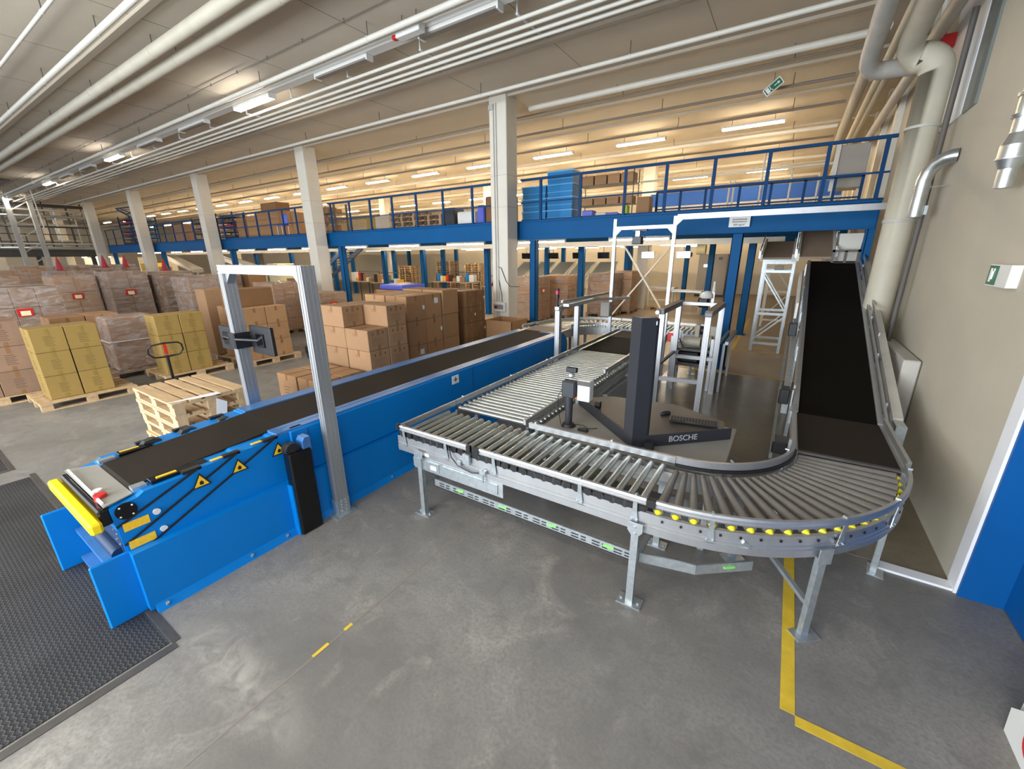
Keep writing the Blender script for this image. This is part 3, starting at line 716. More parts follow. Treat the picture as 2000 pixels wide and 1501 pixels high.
for (y, z) in ((.73, .70), (.74, .555)): MB().cyl((-3.482, y, z), (-3.470, y, z), .022, n=14).build('round_label', 'offwhite', t)
for (y, z, x) in ((1.02, .80, -3.472), (1.285, .805, -3.464), (1.60, .825, -3.449)):
    o = MB().prism([(y - .065, z - .05), (y + .065, z - .05), (y, z + .065)], 'x', x, x + .003).build('warning_sign', 'black', t)
    MB().prism([(y - .048, z - .04), (y + .048, z - .04), (y, z + .045)], 'x', x + .003, x + .005).build('warning_field', 'ylabel', o)
    MB().prism([(y - .012, z - .03), (y + .012, z - .03), (y + .013, z - .008), (y, z + .004), (y - .013, z - .008)], 'x', x + .005, x + .006).build('hand_symbol', 'black', o)
o = MB().box(-3.455, -3.450, 3.87, 4.0, .79, .90).build('plus_label', 'white', t)
MB().box(-3.450, -3.448, 3.90, 3.97, .838, .852).box(-3.450, -3.448, 3.928, 3.942, .81, .88).build('plus_symbol', 'darkink', o)
# front guard wings and sill
MB().bbox(-3.50, -3.475, .33, .55, .0, .50, .008).build('guard_wing', 'blue', t)
MB().bbox(-4.56, -4.535, .30, .55, .0, .52, .008).build('guard_wing', 'blue', t)
MB().box(-4.53, -3.50, .42, .53, .04, .07).box(-4.53, -3.50, .50, .53, .04, .34).box(-4.50, -3.52, .44, .50, .30, .33).build('sill', 'blue_top', t)
MB().cyl((-3.46, 7.02, .66), (-3.9, 7.02, .66), .30, n=28).build('end_drum_cover', 'blue', t)
# black drive pillar beside the loader
t = thing('control_pillar', (-3.34, 1.7, 0), 'black upright box with blue cap against the loader side', 'control box')
MB().bbox(-3.40, -3.30, 1.60, 1.80, .0, .80, .01).build('cabinet', 'blackgloss', t)
MB().box(-3.408, -3.33, 1.588, 1.600, .0, .50).build('side_panel', 'blue', t)
MB().prism([(1.74, .78), (1.74, .87), (1.76, .90), (1.81, .90), (1.81, .78)], 'x', -3.41, -3.31).build('cap', 'blue_top', t)
MB().cyl((-3.41, 1.66, .82), (-3.33, 1.66, .82), .06, n=20).cyl((-3.33, 1.66, .82), (-3.318, 1.66, .82), .02, n=10).build('wheel', 'black', t)

# ================================================================== aluminium portal with monitors
t = thing('aluminium_portal', (-4, 2, 0), 'tall aluminium profile portal straddling the blue loader', 'portal frame')
extrude_profile(MB(), (-3.33, 2.02, .02), (-3.33, 2.02, 2.33), .08, .12).build('upright', 'alu', t)
extrude_profile(MB(), (-4.70, 2.02, .02), (-4.70, 2.02, 2.25), .08, .12).build('upright', 'alu', t)
extrude_profile(MB(), (-4.74, 2.02, 2.29), (-3.37, 2.02, 2.29), .12, .08).build('crossbar', 'alu', t)
for x, s in ((-3.37, -1), (-4.66, 1)): MB().prism([(x, 2.25), (x + s * .10, 2.25), (x, 2.15)], 'y', 1.985, 2.055).build('corner_bracket', 'alu', t)
for x in (-3.33, -4.70):
    f = MB().box(x - .07, x + .10, 1.90, 2.12, 0, .012).box(x - .046, x + .046, 1.952, 1.958, 0, .16).box(x + .041, x + .047, 1.96, 2.08, 0, .16).build('foot_plate', 'galv', t)
    b = MB()
    for z in (.04, .075, .11, .145):
        for dx in (-.02, .02): b.cyl((x + .047, 2.02 + dx * 1.2, z), (x + .054, 2.02 + dx * 1.2, z), .008, n=6)
    b.build('bolt', 'galv', f)
def monitor(x0, x1, z0, z1, y, label, facing=1, name='monitor'):
    t = thing(name, ((x0 + x1) / 2, y, z0), label, 'monitor', 'monitors on the portal')
    MB().bbox(x0, x1, y - .02, y + .02, z0, z1, .006).build('housing', 'black', t)
    MB().box(x0 + .01, x1 - .01, y + .02, y + .022, z0 + .01, z1 - .01).build('screen', 'blackgloss', t)
    cx_, cz_ = (x0 + x1) / 2, (z0 + z1) / 2
    MB().bbox(cx_ - .07, cx_ + .07, y - .035, y - .02, cz_ - .07, cz_ + .07, .004).build('mount_plate', 'blackgloss', t)
    return t
monitor(-5.20, -4.86, 1.43, 1.69, 2.06, 'black monitor seen from behind, left of the portal upright')
monitor(-4.63, -4.22, 1.44, 1.73, 2.11, 'black monitor seen from behind, right of the portal upright')
t = thing('double_monitor_mount', (-4.7, 2.0, 1.5), 'black double monitor arm clamped to the left portal upright', 'monitor arm')
MB().box(-4.75, -4.65, 1.94, 1.96, 1.50, 1.66).box(-4.77, -4.745, 1.94, 2.10, 1.50, 1.66).box(-4.655, -4.63, 1.94, 2.10, 1.50, 1.66).build('clamp', 'black', t)
MB().tube([(-4.76, 1.95, 1.60), (-4.85, 1.93, 1.62), (-4.97, 1.97, 1.58), (-5.03, 2.02, 1.56)], .016, 8).build('arm', 'black', t)
MB().tube([(-4.64, 1.95, 1.60), (-4.56, 1.98, 1.60), (-4.46, 2.10, 1.58), (-4.40, 2.12, 1.57)], .016, 8).build('arm', 'black', t)

# ================================================================== roller conveyors
FZ0, FZ1, RZ = .60, .755, .775
def frame_profile(o0, o1):
    # stepped aluminium side profile as (offset, z)
    return [(o0, FZ0), (o1 - .004, FZ0), (o1 - .004, FZ0 + .015), (o1 + .004, FZ0 + .02), (o1 + .004, FZ0 + .055), (o1 - .004, FZ0 + .06), (o1 - .004, FZ0 + .075), (o1 + .004, FZ0 + .08), (o1 + .004, FZ0 + .085), (o1 - .003, FZ0 + .09), (o1 - .003, FZ1), (o0, FZ1)]
def rail_profile(o):
    return [(o - .012, .815), (o + .010, .815), (o + .014, .825), (o + .006, .832), (o + .006, .845), (o + .014, .852), (o + .010, .868), (o - .012, .868)]
def line(x0, y0, x1, y1, nx, ny, n=1):
    return [(x0 + (x1 - x0) * k / n, y0 + (y1 - y0) * k / n, nx, ny) for k in range(n + 1)]
def arcp(cx_, cy_, r, a0, a1, n=24, s=1):
    out = []
    for k in range(n + 1):
        a = math.radians(a0 + (a1 - a0) * k / n); out.append((cx_ + r * math.cos(a), cy_ + r * math.sin(a), s * math.cos(a), s * math.sin(a)))
    return out
def leg(parent, x, y, top=.62, w=.05, foot=True, head=True, spread=0):
    o = MB().box(x - w / 2, x + w / 2, y - .004, y + .004, .0, top).box(x - w / 2, x - w / 2 + .006, y, y + .04, 0, top).box(x + w / 2 - .006, x + w / 2, y, y + .04, 0, top).build('leg', 'galv', parent)
    if foot: MB().box(x - .085, x + .085, y - .03, y + .075, 0, .008).cyl((x - .06, y + .02, .008), (x - .06, y + .02, .02), .010, n=6).cyl((x + .06, y + .02, .008), (x + .06, y + .02, .02), .010, n=6).build('foot', 'galv', o)
    if head:
        MB().prism([(x - .05, top + .08), (x + .05, top + .08), (x + .05, top + .02), (x + .02, top - .02), (x - .02, top - .02), (x - .05, top + .02)], 'y', y - .014, y - .005).cyl((x, y - .02, top), (x, y - .014, top), .010, n=6).cyl((x, y - .02, top + .05), (x, y - .014, top + .05), .010, n=6).build('head_plate', 'galv', o)
    return o
def rail_bracket(parent, x, y, nx, ny, inward=False):
    # small galvanised bracket holding the guide rail: on outer face
    tx, ty = -ny, nx; m = MB()
    for (w0, w1, z0, z1, o) in ((.012, .012, .72, .80, .006), (.030, .018, .68, .72, .006)):
        pass
    vs = []
    def P(t_, o, z): return (x + tx * t_ + nx * o, y + ty * t_ + ny * o, z)
    a = [P(-.028, .006, .67), P(.028, .006, .67), P(.016, .006, .745), P(.014, .012, .825), P(-.014, .012, .825), P(-.016, .006, .745)]
    b = [P(-.028, .012, .67), P(.028, .012, .67), P(.016, .012, .745), P(.014, .018, .825), P(-.014, .018, .825), P(-.016, .012, .745)]
    m.add(a + b, [(5, 4, 3, 2), (5, 2, 1, 0), (6, 7, 8, 11), (11, 8, 9, 10)] + [(k, (k + 1) % 6, 6 + (k + 1) % 6, 6 + k) for k in range(6)])
    for tt in (-.018, .018): m.cyl(P(tt, .012, .685), P(tt, .020, .685), .007, n=6)
    m.cyl(P(0, -.012, .872), P(0, .016, .872), .009, n=8)
    return m.build('rail_bracket', 'galv', parent)

def roller_obj(L, r, m, name='roller', caps=True):
    b = MB().cyl((0, 0, 0), (0, L, 0), r, n=16)
    return b, m

# ---- 1 front straight transfer conveyor
t = thing('roller_conveyor', (-1.6, 2.8, 0), 'straight front roller conveyor with shiny zinc rollers', 'roller conveyor', 'linked roller conveyors')
FR = t
X0, X1 = -2.90, -.52
Y0, Y1 = 2.45, 3.15
MB().sweep(frame_profile(-.03, 0), line(X0 - .02, Y0, X1, Y0, 0, -1)).build('side_frame', 'alu', t)
MB().sweep(frame_profile(-.03, 0), line(X0, Y1, X1, Y1, 0, 1)).build('side_frame', 'alu', t)
MB().box(X0 - .02, X0, Y0, Y1, FZ0, FZ1).build('end_frame', 'alu', t)
k = 0; x = X0 + .045; proto = None
while x < X1 - .02:
    if proto is None:
        proto = MB().cyl((x, Y0 + .03, RZ), (x, Y1 - .03, RZ), .025, n=18).build('roller', 'roller', t, loc=(x, (Y0 + Y1) / 2, RZ))
        cp = MB().cyl((x, Y0 + .002, RZ), (x, Y0 + .03, RZ), .029, n=14).build('drive_sleeve', 'rubber', proto, loc=(x, (Y0 + Y1) / 2, RZ))
        bx = x
    else:
        c2 = proto.copy(); C.objects.link(c2); c2.location = proto.location + Vector((x - bx, 0, 0)); c3 = cp.copy(); C.objects.link(c3); c3.parent = c2
    x += .090
b = MB()
for i in range(30): b.box(X0 + .03 + i * .078, X0 + .085 + i * .078, Y0 - .0, Y0 + .018, .758, .80)
b.build('toothed_belt', 'black', t)['kind'] = 'stuff'
for (a, c_) in ((X0 + .02, -2.02), (-1.95, X1)):
    MB().sweep(rail_profile(0), line(a, Y0, c_, Y0, 0, -1)).build('guide_rail', 'alu', t)
MB().box(-2.06, -2.02, Y0 - .02, Y0 + .006, .815, .87).box(-1.99, -1.93, Y0 - .022, Y0 + .006, .81, .87).box(X1 - .03, X1 + .03, Y0 - .02, Y0 + .006, .815, .87).build('rail_joiner', 'black', t)
MB().sweep(rail_profile(0), line(X0 + .02, Y0, X0 + .02, Y1 + .1, -1, 0)).build('guide_rail', 'alu', t)
MB().bar((X0 + .01, Y0 - .01, .82), (X0 + .01, Y0 - .01, .88), .03, .03).build('rail_joiner', 'black', t)
MB().sweep([(-.012, .815), (.014, .815), (.014, .868), (-.012, .868)], line(-1.86, Y1, X1, Y1, 0, -1)).build('inner_guide_rail', 'alu', t)
MB().sweep([(-.012, .815), (.010, .815), (.010, .868), (-.012, .868)], line(-1.88, Y1 - .0, -1.86, Y1, 0, -1)).build('rail_end_cap', 'black', t)
for x in (-2.82, -2.30, -1.78, -1.02, -.62): rail_bracket(t, x, Y0, 0, -1)
for x in (-1.80, -1.05): rail_bracket(t, x, Y1 + .02, 0, 1)
MB().box(-2.72, -1.70, Y0 + .0, Y0 + .02, .47, .60).box(-2.72, -2.40, Y0 - .01, Y0, .49, .58).box(-2.36, -1.75, Y0 - .01, Y0, .49, .58).build('cable_duct', 'galv', t)
MB().box(-2.50, -2.43, Y0 - .013, Y0 - .01, .51, .55).box(-2.60, -2.52, Y0 - .005, Y0 - .003, .625, .655).build('type_label', 'white', t)
leg(t, -2.62, Y0 - .03, .60); leg(t, -2.62, Y1 - .0, .60, head=False)
leg(t, -.60, Y0 - .03, .60); leg(t, -.60, Y1 - .0, .60, head=False)
MB().bar((-2.62, Y0, .30), (-2.62, Y1, .30), .03, .03).bar((-.60, Y0, .30), (-.60, Y1, .30), .03, .03).build('cross_stretcher', 'galv', t)
# low slotted support rail with green clips
b = MB().box(-2.52, -.60, Y0 + .05, Y0 + .062, .30, .375).box(-2.52, -.60, Y0 + .05, Y0 + .11, .30, .306).build('support_rail', 'galv', t)
m = MB(); g = MB()
for i in range(11):
    x = -2.46 + i * .17
    for z in (.325, .35): m.box(x, x + .06, Y0 + .046, Y0 + .05, z - .004, z + .004).box(x + .08, x + .12, Y0 + .046, Y0 + .05, z - .004, z + .004)
for i in range(4): g.box(-2.25 + i * .47, -2.17 + i * .47, Y0 + .044, Y0 + .050, .335, .355)
m.build('slots', 'black', b)['kind'] = 'stuff'; g.build('green_clip', 'lime', b)
MB().tube([(-2.25, Y0 - .02, .80), (-2.22, Y0 - .03, .72), (-2.15, Y0 - .03, .66), (-2.0, Y0 - .025, .63), (-1.88, Y0 - .02, .66)], .006, 6).build('sensor_cable', 'black', t)
MB().box(-2.09, -2.02, Y0 - .035, Y0 - .01, .70, .79).box(-2.16, -2.12, Y0 - .03, Y0 - .01, .66, .70).build('sensor', 'galv', t)
MB().cyl((-1.88, Y0 - .03, .58), (-1.88, Y0 - .03, .70), .008, n=8).box(-1.91, -1.85, Y0 - .04, Y0 - .006, .66, .69).build('sensor_bracket', 'galv', t)

b = MB()
for i in range(13): b.box(X0 + .12 + i * .18, X0 + .165 + i * .18, Y0 + .10, Y0 + .15, .69, .70)
b.box(X0, X1, Y1 - .06, Y1 - .04, .66, .74).build('white_tab', 'white', t)
MB().box(X0, X1, Y0 + .2, Y0 + .5, .62, .63).build('under_tray', 'darkmetal', t)
# ---- 2 curve
CXc, CYc, RI, RO = -.52, 3.94, .79, 1.49
t = thing('roller_curve', (.3, 3.2, 0), 'curved roller conveyor with grey tapered rollers and yellow caps', 'roller conveyor', 'linked roller conveyors')
MB().sweep(frame_profile(-.03, 0), arcp(CXc, CYc, RO, -90, 0, 40)).build('outer_side_frame', 'alu', t)
MB().sweep([(0, FZ0), (.03, FZ0), (.03, FZ1), (0, FZ1)], arcp(CXc, CYc, RI, -90, 0, 30)).build('inner_side_frame', 'alu', t)
MB().sweep(rail_profile(0), arcp(CXc, CYc, RO, -90, 0, 40)).build('outer_guide_rail', 'alu', t)
MB().sweep([(-.012, .815), (.014, .815), (.014, .868), (-.012, .868)], arcp(CXc, CYc, RI - .01, -90, 0, 30)).build('inner_guide_rail', 'alu', t)
MB().sweep([(-.01, .79), (.03, .79), (.03, .81), (-.01, .81)], arcp(CXc, CYc, RI - .01, -90, 0, 30)).build('chain_cover', 'black', t)
N = 21; proto = None
for i in range(N):
    a = -88.5 + i * (87 / (N - 1)); 
    if proto is None:
        proto = MB().cyl((0, 0, 0), (RO - .05 - RI - .035, 0, 0), .021, .034, n=18).build('roller', 'roller_grey', t, loc=(0, 0, 0))
        cp = MB().cyl((RO - .05 - RI - .035, 0, -.004), (RO - .05 - RI - .008, 0, -.012), .025, .014, n=18).build('end_cap', 'ycap', proto, loc=(0, 0, 0))
        proto.location = (0, 0, 0)
        o = proto
    else:
        o = proto.copy(); C.objects.link(o); c3 = cp.copy(); C.objects.link(c3); c3.parent = o
    P = parent_world(t); ar = math.radians(a)
    o.location = Vector((CXc + (RI + .035) * math.cos(ar), CYc + (RI + .035) * math.sin(ar), RZ - .02)) - P
    o.rotation_euler = (0, 0, ar)
cp.location = (0, 0, 0)
for o in t.children:
    if o.name.startswith('roller'):
        for c_ in o.children: c_.location = (0, 0, 0)
b = MB()
for i in range(20):
    a = math.radians(-87 + i * 4.4); n_ = (math.cos(a), math.sin(a))
    p = Vector((CXc + RO * n_[0], CYc + RO * n_[1], .725)); b.bar(p + Vector((n_[0], n_[1], 0)) * .0, p + Vector((n_[0], n_[1], 0)) * .006, .014, .014)
b.build('axle_ends', 'black', t)['kind'] = 'stuff'
for a in (-76, -46, -26, -4): ar = math.radians(a); rail_bracket(t, CXc + RO * math.cos(ar), CYc + RO * math.sin(ar), math.cos(ar), math.sin(ar))
for a in (-60, -15): ar = math.radians(a); rail_bracket(t, CXc + (RI - .03) * math.cos(ar), CYc + (RI - .03) * math.sin(ar), -math.cos(ar), -math.sin(ar))
def angled_leg(parent, x, y, a, top=.60):
    o = MB(); d = Vector((-math.sin(a), math.cos(a), 0)); n_ = Vector((math.cos(a), math.sin(a), 0))
    p = Vector((x, y, 0))
    o.bar(p, p + Vector((0, 0, top)), .05, .008, n_).bar(p + d * .022 - n_ * .015, p + d * .022 - n_ * .015 + Vector((0, 0, top)), .008, .035, n_).bar(p - d * .022 - n_ * .015, p - d * .022 - n_ * .015 + Vector((0, 0, top)), .008, .035, n_)
    o = o.build('leg', 'galv', parent)
    MB().bar(p - d * .08 + Vector((0, 0, .004)), p + d * .08 + Vector((0, 0, .004)), .10, .008).build('foot', 'galv', o)
    MB().bar(p + n_ * .01 + Vector((0, 0, top - .03)), p + n_ * .01 + Vector((0, 0, top + .08)), .09, .008, n_).build('head_plate', 'galv', o)
angled_leg(t, .45, 2.78, math.radians(-50)); angled_leg(t, .93, 3.76, math.radians(-8)); angled_leg(t, -.03, 3.34, math.radians(-50)); angled_leg(t, .24, 3.80, math.radians(-8))
MB().bar((.45, 2.78, .22), (-.03, 3.34, .42), .03, .03).bar((.93, 3.76, .42), (.24, 3.80, .42), .04, .05).build('cross_stretcher', 'galv', t)
sr = MB().bar((-.58, 2.52, .34), (-.22, 2.60, .34), .012, .075).bar((-.22, 2.60, .34), (.10, 2.85, .34), .012, .075).build('support_rail', 'galv', t)
m = MB(); m.box(.0, .001, 2.0, 2.001, .34, .341)
MB().bar((-.06, 2.716, .345), (.0, 2.764, .345), .016, .015).build('green_clip', 'lime', sr)
MB().box(-.52, -.30, 2.75, 3.1, .42, .56).build('drive_box', 'galv', t)
MB().cyl((-.1, 2.95, .50), (.15, 3.15, .50), .05, n=14).build('drive_motor', 'darkmetal', t)
MB().bar((.02, 2.55, .70), (.06, 2.575, .66), .02, .02).build('sensor', 'galv', t)

# ---- 3 short flat belt + inclined belt
t = thing('belt_conveyor', (.64, 4.5, 0), 'short flat dark belt conveyor between the roller curve and the incline', 'belt conveyor')
MB().box(.30, .96, 3.99, 5.02, .755, .785).build('belt', 'belt', t)
MB().box(.26, .30, 3.96, 5.04, .62, .78).box(.96, 1.0, 3.96, 5.04, .62, .78).build('side_frame', 'alu', t)
MB().cyl((.30, 4.0, .765), (.96, 4.0, .765), .022, n=14).build('nose_roller', 'darkmetal', t)
MB().sweep([(-.012, .815), (.014, .815), (.014, .868), (-.012, .868)], line(.99, 3.98, .99, 5.0, 1, 0)).sweep([(-.012, .815), (.014, .815), (.014, .868), (-.012, .868)], line(.26, 3.94, .26, 5.0, 1, 0)).build('guide_rail', 'alu', t)
for y in (4.1, 4.9):
    for x in (.24, 1.02): MB().box(x - .01, x + .01, y - .02, y + .02, .70, .83).build('rail_bracket', 'galv', t)
for x in (.28, .98): leg(t, x, 4.5, .60, head=False)
MB().bbox(.12, .24, 4.3, 4.5, .58, .70).build('drive_box', 'black', t)

t = thing('inclined_belt_conveyor', (.64, 7.2, 0), 'long dark inclined belt conveyor rising to the deck along the right wall', 'belt conveyor')
ya, za, yb, zb = 5.05, .775, 9.75, 2.22
sl = (zb - za) / (yb - ya)
def zi(y): return za + sl * (y - ya)
def slab(x0, x1, a, b_, d0, d1): return MB().prism([(a, zi(a) + d0), (b_, zi(b_) + d0), (b_, zi(b_) + d1), (a, zi(a) + d1)], 'x', x0, x1)
slab(.31, .955, ya, yb, -.05, 0).build('belt', 'belt_dark', t)
slab(.26, .31, ya, yb, -.14, .02).build('side_frame', 'alu', t)
slab(.955, 1.0, ya, yb, -.14, .02).build('side_frame', 'alu', t)
slab(.245, .262, ya + .35, yb - .3, .05, .09).build('guide_rail', 'alu', t)
slab(1.0, 1.018, ya - .03, yb, .05, .09).build('guide_rail', 'alu', t)
slab(1.04, 1.055, ya + 1.6, yb, .13, .17).build('upper_guide_rail', 'alu', t)
slab(1.07, 1.15, ya + .1, yb, -.10, .04).build('cable_duct', 'pipegrey', t)
MB().box(1.07, 1.15, ya - .1, ya + .1, .25, zi(ya) + .05).build('cable_duct_end', 'galv', t)
for y in (5.3, 6.3, 7.3, 8.3, 9.3):
    for x in (.235, 1.02): MB().box(x, x + .014, y - .02, y + .02, zi(y) - .1, zi(y) + .09).build('rail_bracket', 'galv', t)
for y in (5.35, 7.0): MB().bbox(.12, .22, y, y + .16, zi(y) - .12, zi(y) + .06).build('drive_box', 'black', t)
for (y) in (6.0, 7.6, 9.2):
    for x in (.285, .98): MB().box(x - .02, x + .02, y - .02, y + .02, .004 if y < 9.3 else .0, zi(y) - .13).build('leg', 'galv', t)
for y in (6.0, 7.6, 9.2): MB().bar((.285, y, zi(y) * .5), (.98, y, zi(y) * .5), .03, .03).build('cross_stretcher', 'galv', t)
slab(.13, .16, 5.1, 9.4, -.62, -.56).build('lower_rail', 'galv', t)
slab(.17, .23, 5.5, 9.6, -.32, -.12).build('side_shield', 'galv', t)
slab(.16, .19, 7.3, 8.6, .0, .22).build('side_flap', 'pipew', t)
# belts rising above to the deck
for k, (xa, xb, y0, y1, z0, z1, lb) in enumerate([(.12, .62, 9.85, 11.3, 2.30, 2.95, 'brown belt chute right of centre dropping from the deck onto the incline'), (-.52, .0, 10.6, 11.7, 2.28, 2.62, 'brown belt chute left of centre feeding from the deck opening')]):
    t = thing('belt_chute', (xa, y0, z0), lb, 'belt conveyor', 'belt chutes under the deck opening')
    MB().prism([(y0, z0 - .04), (y1, z1 - .04), (y1, z1), (y0, z0)], 'x', xa, xb).build('belt', 'belt_brown', t)
    MB().prism([(y0, z0 - .08), (y1, z1 - .08), (y1, z1 + .06), (y0, z0 + .06)], 'x', xa - .04, xa).prism([(y0, z0 - .08), (y1, z1 - .08), (y1, z1 + .06), (y0, z0 + .06)], 'x', xb, xb + .04).build('side_frame', 'pipew', t)
    MB().prism([(y0 - .02, z0 + .10), (y1, z1 + .10), (y1, z1 + .14), (y0 - .02, z0 + .14)], 'x', xa - .07, xa - .05).prism([(y0 - .02, z0 + .10), (y1, z1 + .10), (y1, z1 + .14), (y0 - .02, z0 + .14)], 'x', xb + .05, xb + .07).build('guide_rail', 'alu', t)
    for y in (y0 + .1, (y0 + y1) / 2): 
        zc = z0 + (z1 - z0) * (y - y0) / (y1 - y0)
        MB().box(xa - .08, xa - .04, y - .02, y + .02, zc - .05, zc + .14).box(xb + .04, xb + .08, y - .02, y + .02, zc - .05, zc + .14).build('rail_bracket', 'galv', t)
tag(MB().prism([(.70, 2.2), (1.0, 2.2), (1.03, 2.7), (.68, 2.7)], 'y', 10.0, 10.4).build('side_casing', 'pipew'), 'cream sheet casing right of the belt chute', 'casing')
tag(MB().box(.60, 1.0, 9.66, 9.70, 2.38, 2.42).box(.60, 1.0, 9.66, 9.70, 2.16, 2.20).box(.60, .64, 9.66, 9.70, 2.16, 2.42).box(.78, .82, 9.66, 9.70, 2.2, 2.4).box(.96, 1.0, 9.66, 9.70, 2.16, 2.42).build('guard_cage', 'darkmetal'), 'small dark guard frame at the top of the incline', 'guard')

# galvanised tower stand
t = thing('support_tower', (-.2, 12.6, 0), 'galvanised support tower with diagonal braces under the left chute', 'support stand')
xa, xb, y0, y1 = -.53, .07, 11.9, 12.8
for x in (xa, xb):
    for y in (y0, y1): MB().box(x - .03, x + .03, y - .03, y + .03, .005, 2.3).build('leg', 'galv', t)
for z in (.22, .95, 1.95): MB().box(xa, xb, y0 - .02, y0 + .02, z - .03, z + .03).box(xa, xb, y1 - .02, y1 + .02, z - .03, z + .03).build('crossbar', 'galv', t)
MB().box(xa - .03, xb + .03, y0 - .04, y0 - .03, 2.12, 2.32).box(xa - .03, xb + .03, y0 - .04, y1 + .04, 2.3, 2.33).build('top_plate', 'galv', t)
MB().bar((xa, y0, .28), (xb, y0, .90), .04, .03).bar((xb, y0, 1.0), (xa, y0, 1.9), .04, .03).bar((xa, y1, .28), (xb, y1, .90), .04, .03).bar((xb, y1, 1.0), (xa, y1, 1.9), .04, .03).build('diagonal_brace', 'galv', t)
MB().bbox(-.30, -.12, y0 - .06, y0, 1.98, 2.08).build('junction_box', 'cabinet', t)
t = thing('support_tower', (-.2, 16.6, 0), 'smaller pale support tower standing behind the galvanised one', 'support stand')
for x in (-.55, .12):
    for y in (16.2, 17.0): MB().box(x - .03, x + .03, y - .03, y + .03, .005, 2.2).build('leg', 'pipew', t)
MB().bar((-.55, 16.2, .3), (.12, 16.2, 1.1), .04, .03).bar((.12, 16.2, 1.2), (-.55, 16.2, 2.1), .04, .03).box(-.55, .12, 16.18, 16.22, 1.12, 1.18).box(-.55, .12, 16.18, 16.22, .2, .26).box(-.55, .12, 16.18, 16.22, 2.1, 2.18).build('brace', 'pipew', t)

# ---- 4 long roller conveyor
t = thing('roller_conveyor', (-2.4, 5.0, 0), 'long straight roller conveyor running back to the black belt section', 'roller conveyor', 'linked roller conveyors')
LX0, LX1, LY0, LY1 = -2.88, -1.93, 3.25, 6.62
MB().sweep(frame_profile(-.03, 0), line(LX0, LY0, LX0, LY1, -1, 0)).build('side_frame', 'alu', t)
MB().sweep(frame_profile(-.03, 0), line(LX1, LY0, LX1, LY1, 1, 0)).build('side_frame', 'alu', t)
y = LY0 + .05; proto = None
while y < LY1 - .03:
    if proto is None:
        proto = MB().cyl((LX0 + .03, y, RZ), (LX1 - .03, y, RZ), .025, n=14).build('roller', 'roller', t, loc=((LX0 + LX1) / 2, y, RZ)); by = y
    else:
        c2 = proto.copy(); C.objects.link(c2); c2.location = proto.location + Vector((0, y - by, 0))
    y += .086
MB().sweep(rail_profile(0), line(LX0, LY0 + .02, LX0, 8.7, -1, 0)).build('guide_rail', 'alu', t)
MB().sweep([(-.012, .815), (.014, .815), (.014, .868), (-.012, .868)], line(LX1, LY0 - .08, LX1, 4.55, 1, 0)).build('guide_rail', 'alu', t)
MB().sweep([(-.012, .815), (.014, .815), (.014, .868), (-.012, .868)], line(LX1, 5.3, LX1, 6.6, 1, 0)).build('guide_rail', 'alu', t)
for y in (3.4, 4.4, 5.4, 6.3, 7.4, 8.4):
    rail_bracket(t, LX0 - .0, y, -1, 0)
for y in (3.3, 4.5, 5.4, 6.4): rail_bracket(t, LX1, y, 1, 0)
b = MB()
for i in range(38): b.cyl((LX1 + .01, LY0 + .06 + i * .086, .745), (LX1 + .035, LY0 + .06 + i * .086, .745), .026, n=12)
b.build('drive_wheels', 'roller', t)['kind'] = 'stuff'
b = MB()
for i in range(38): b.box(LX0 - .01, LX0 + .03, LY0 + .03 + i * .086, LY0 + .08 + i * .086, .758, .79)
b.build('drive_caps', 'black', t)['kind'] = 'stuff'
MB().box(LX1 + .035, LX1 + .045, LY0, 6.6, .60, .70).build('cable_duct', 'galv', t)
for y in (3.6, 5.0, 6.4):
    leg(t, LX0 + .02, y, .60, head=False); leg(t, LX1 - .02, y, .60, head=False)
MB().box(LX1 + .02, LX1 + .10, 5.2, 6.2, .08, .55).build('control_panel', 'galv', t)
t = thing('belt_conveyor', (-2.4, 7.6, 0), 'black belt section between the long rollers and the far rollers', 'belt conveyor')
MB().box(LX0 + .02, LX1 - .02, 6.66, 8.0, .75, .79).build('belt', 'belt_dark', t)
MB().box(LX0 + .02, LX1 - .02, 8.02, 8.80, .75, .79).build('rear_belt', 'belt', t)
MB().box(LX0 - .02, LX0 + .02, 6.64, 8.82, .62, .79).box(LX1 - .02, LX1 + .02, 6.64, 8.82, .62, .79).build('side_frame', 'alu', t)
for y in (6.9, 8.2):
    leg(t, LX0, y, .62, head=False); leg(t, LX1, y, .62, head=False)
MB().sweep([(-.012, .815), (.014, .815), (.014, .868), (-.012, .868)], line(LX1, 6.7, LX1, 8.7, 1, 0)).build('guide_rail', 'alu_dark', t)

# ---- 5 far curve + cross conveyor
t = thing('roller_curve', (-3.6, 8.6, 0), 'far curved roller conveyor joining loader and long conveyor', 'roller conveyor', 'linked roller conveyors')
fx, fy = -3.15, 8.12
H2 = .07
def up_(pr, d): return [(a, z + d) for a, z in pr]
MB().sweep(up_(frame_profile(-.03, 0), H2), arcp(fx, fy, 1.46, 180, 90, 30)).build('outer_side_frame', 'alu', t)
MB().sweep(up_([(0, FZ0), (.03, FZ0), (.03, FZ1), (0, FZ1)], H2), arcp(fx, fy, .64, 180, 90, 24)).build('inner_side_frame', 'alu', t)
MB().sweep(up_(rail_profile(0), H2), arcp(fx, fy, 1.46, 180, 90, 30)).build('outer_guide_rail', 'alu', t)
MB().sweep(up_(rail_profile(0), H2), arcp(fx, fy, .63, 180, 90, 24)).build('inner_guide_rail', 'alu', t)
N = 20
for i in range(N):
    a = math.radians(178 - i * 4.6)
    MB().cyl((fx + .68 * math.cos(a), fy + .68 * math.sin(a), RZ + H2), (fx + 1.42 * math.cos(a), fy + 1.42 * math.sin(a), RZ + H2), .022, .034, n=12).build('roller', 'roller', t)
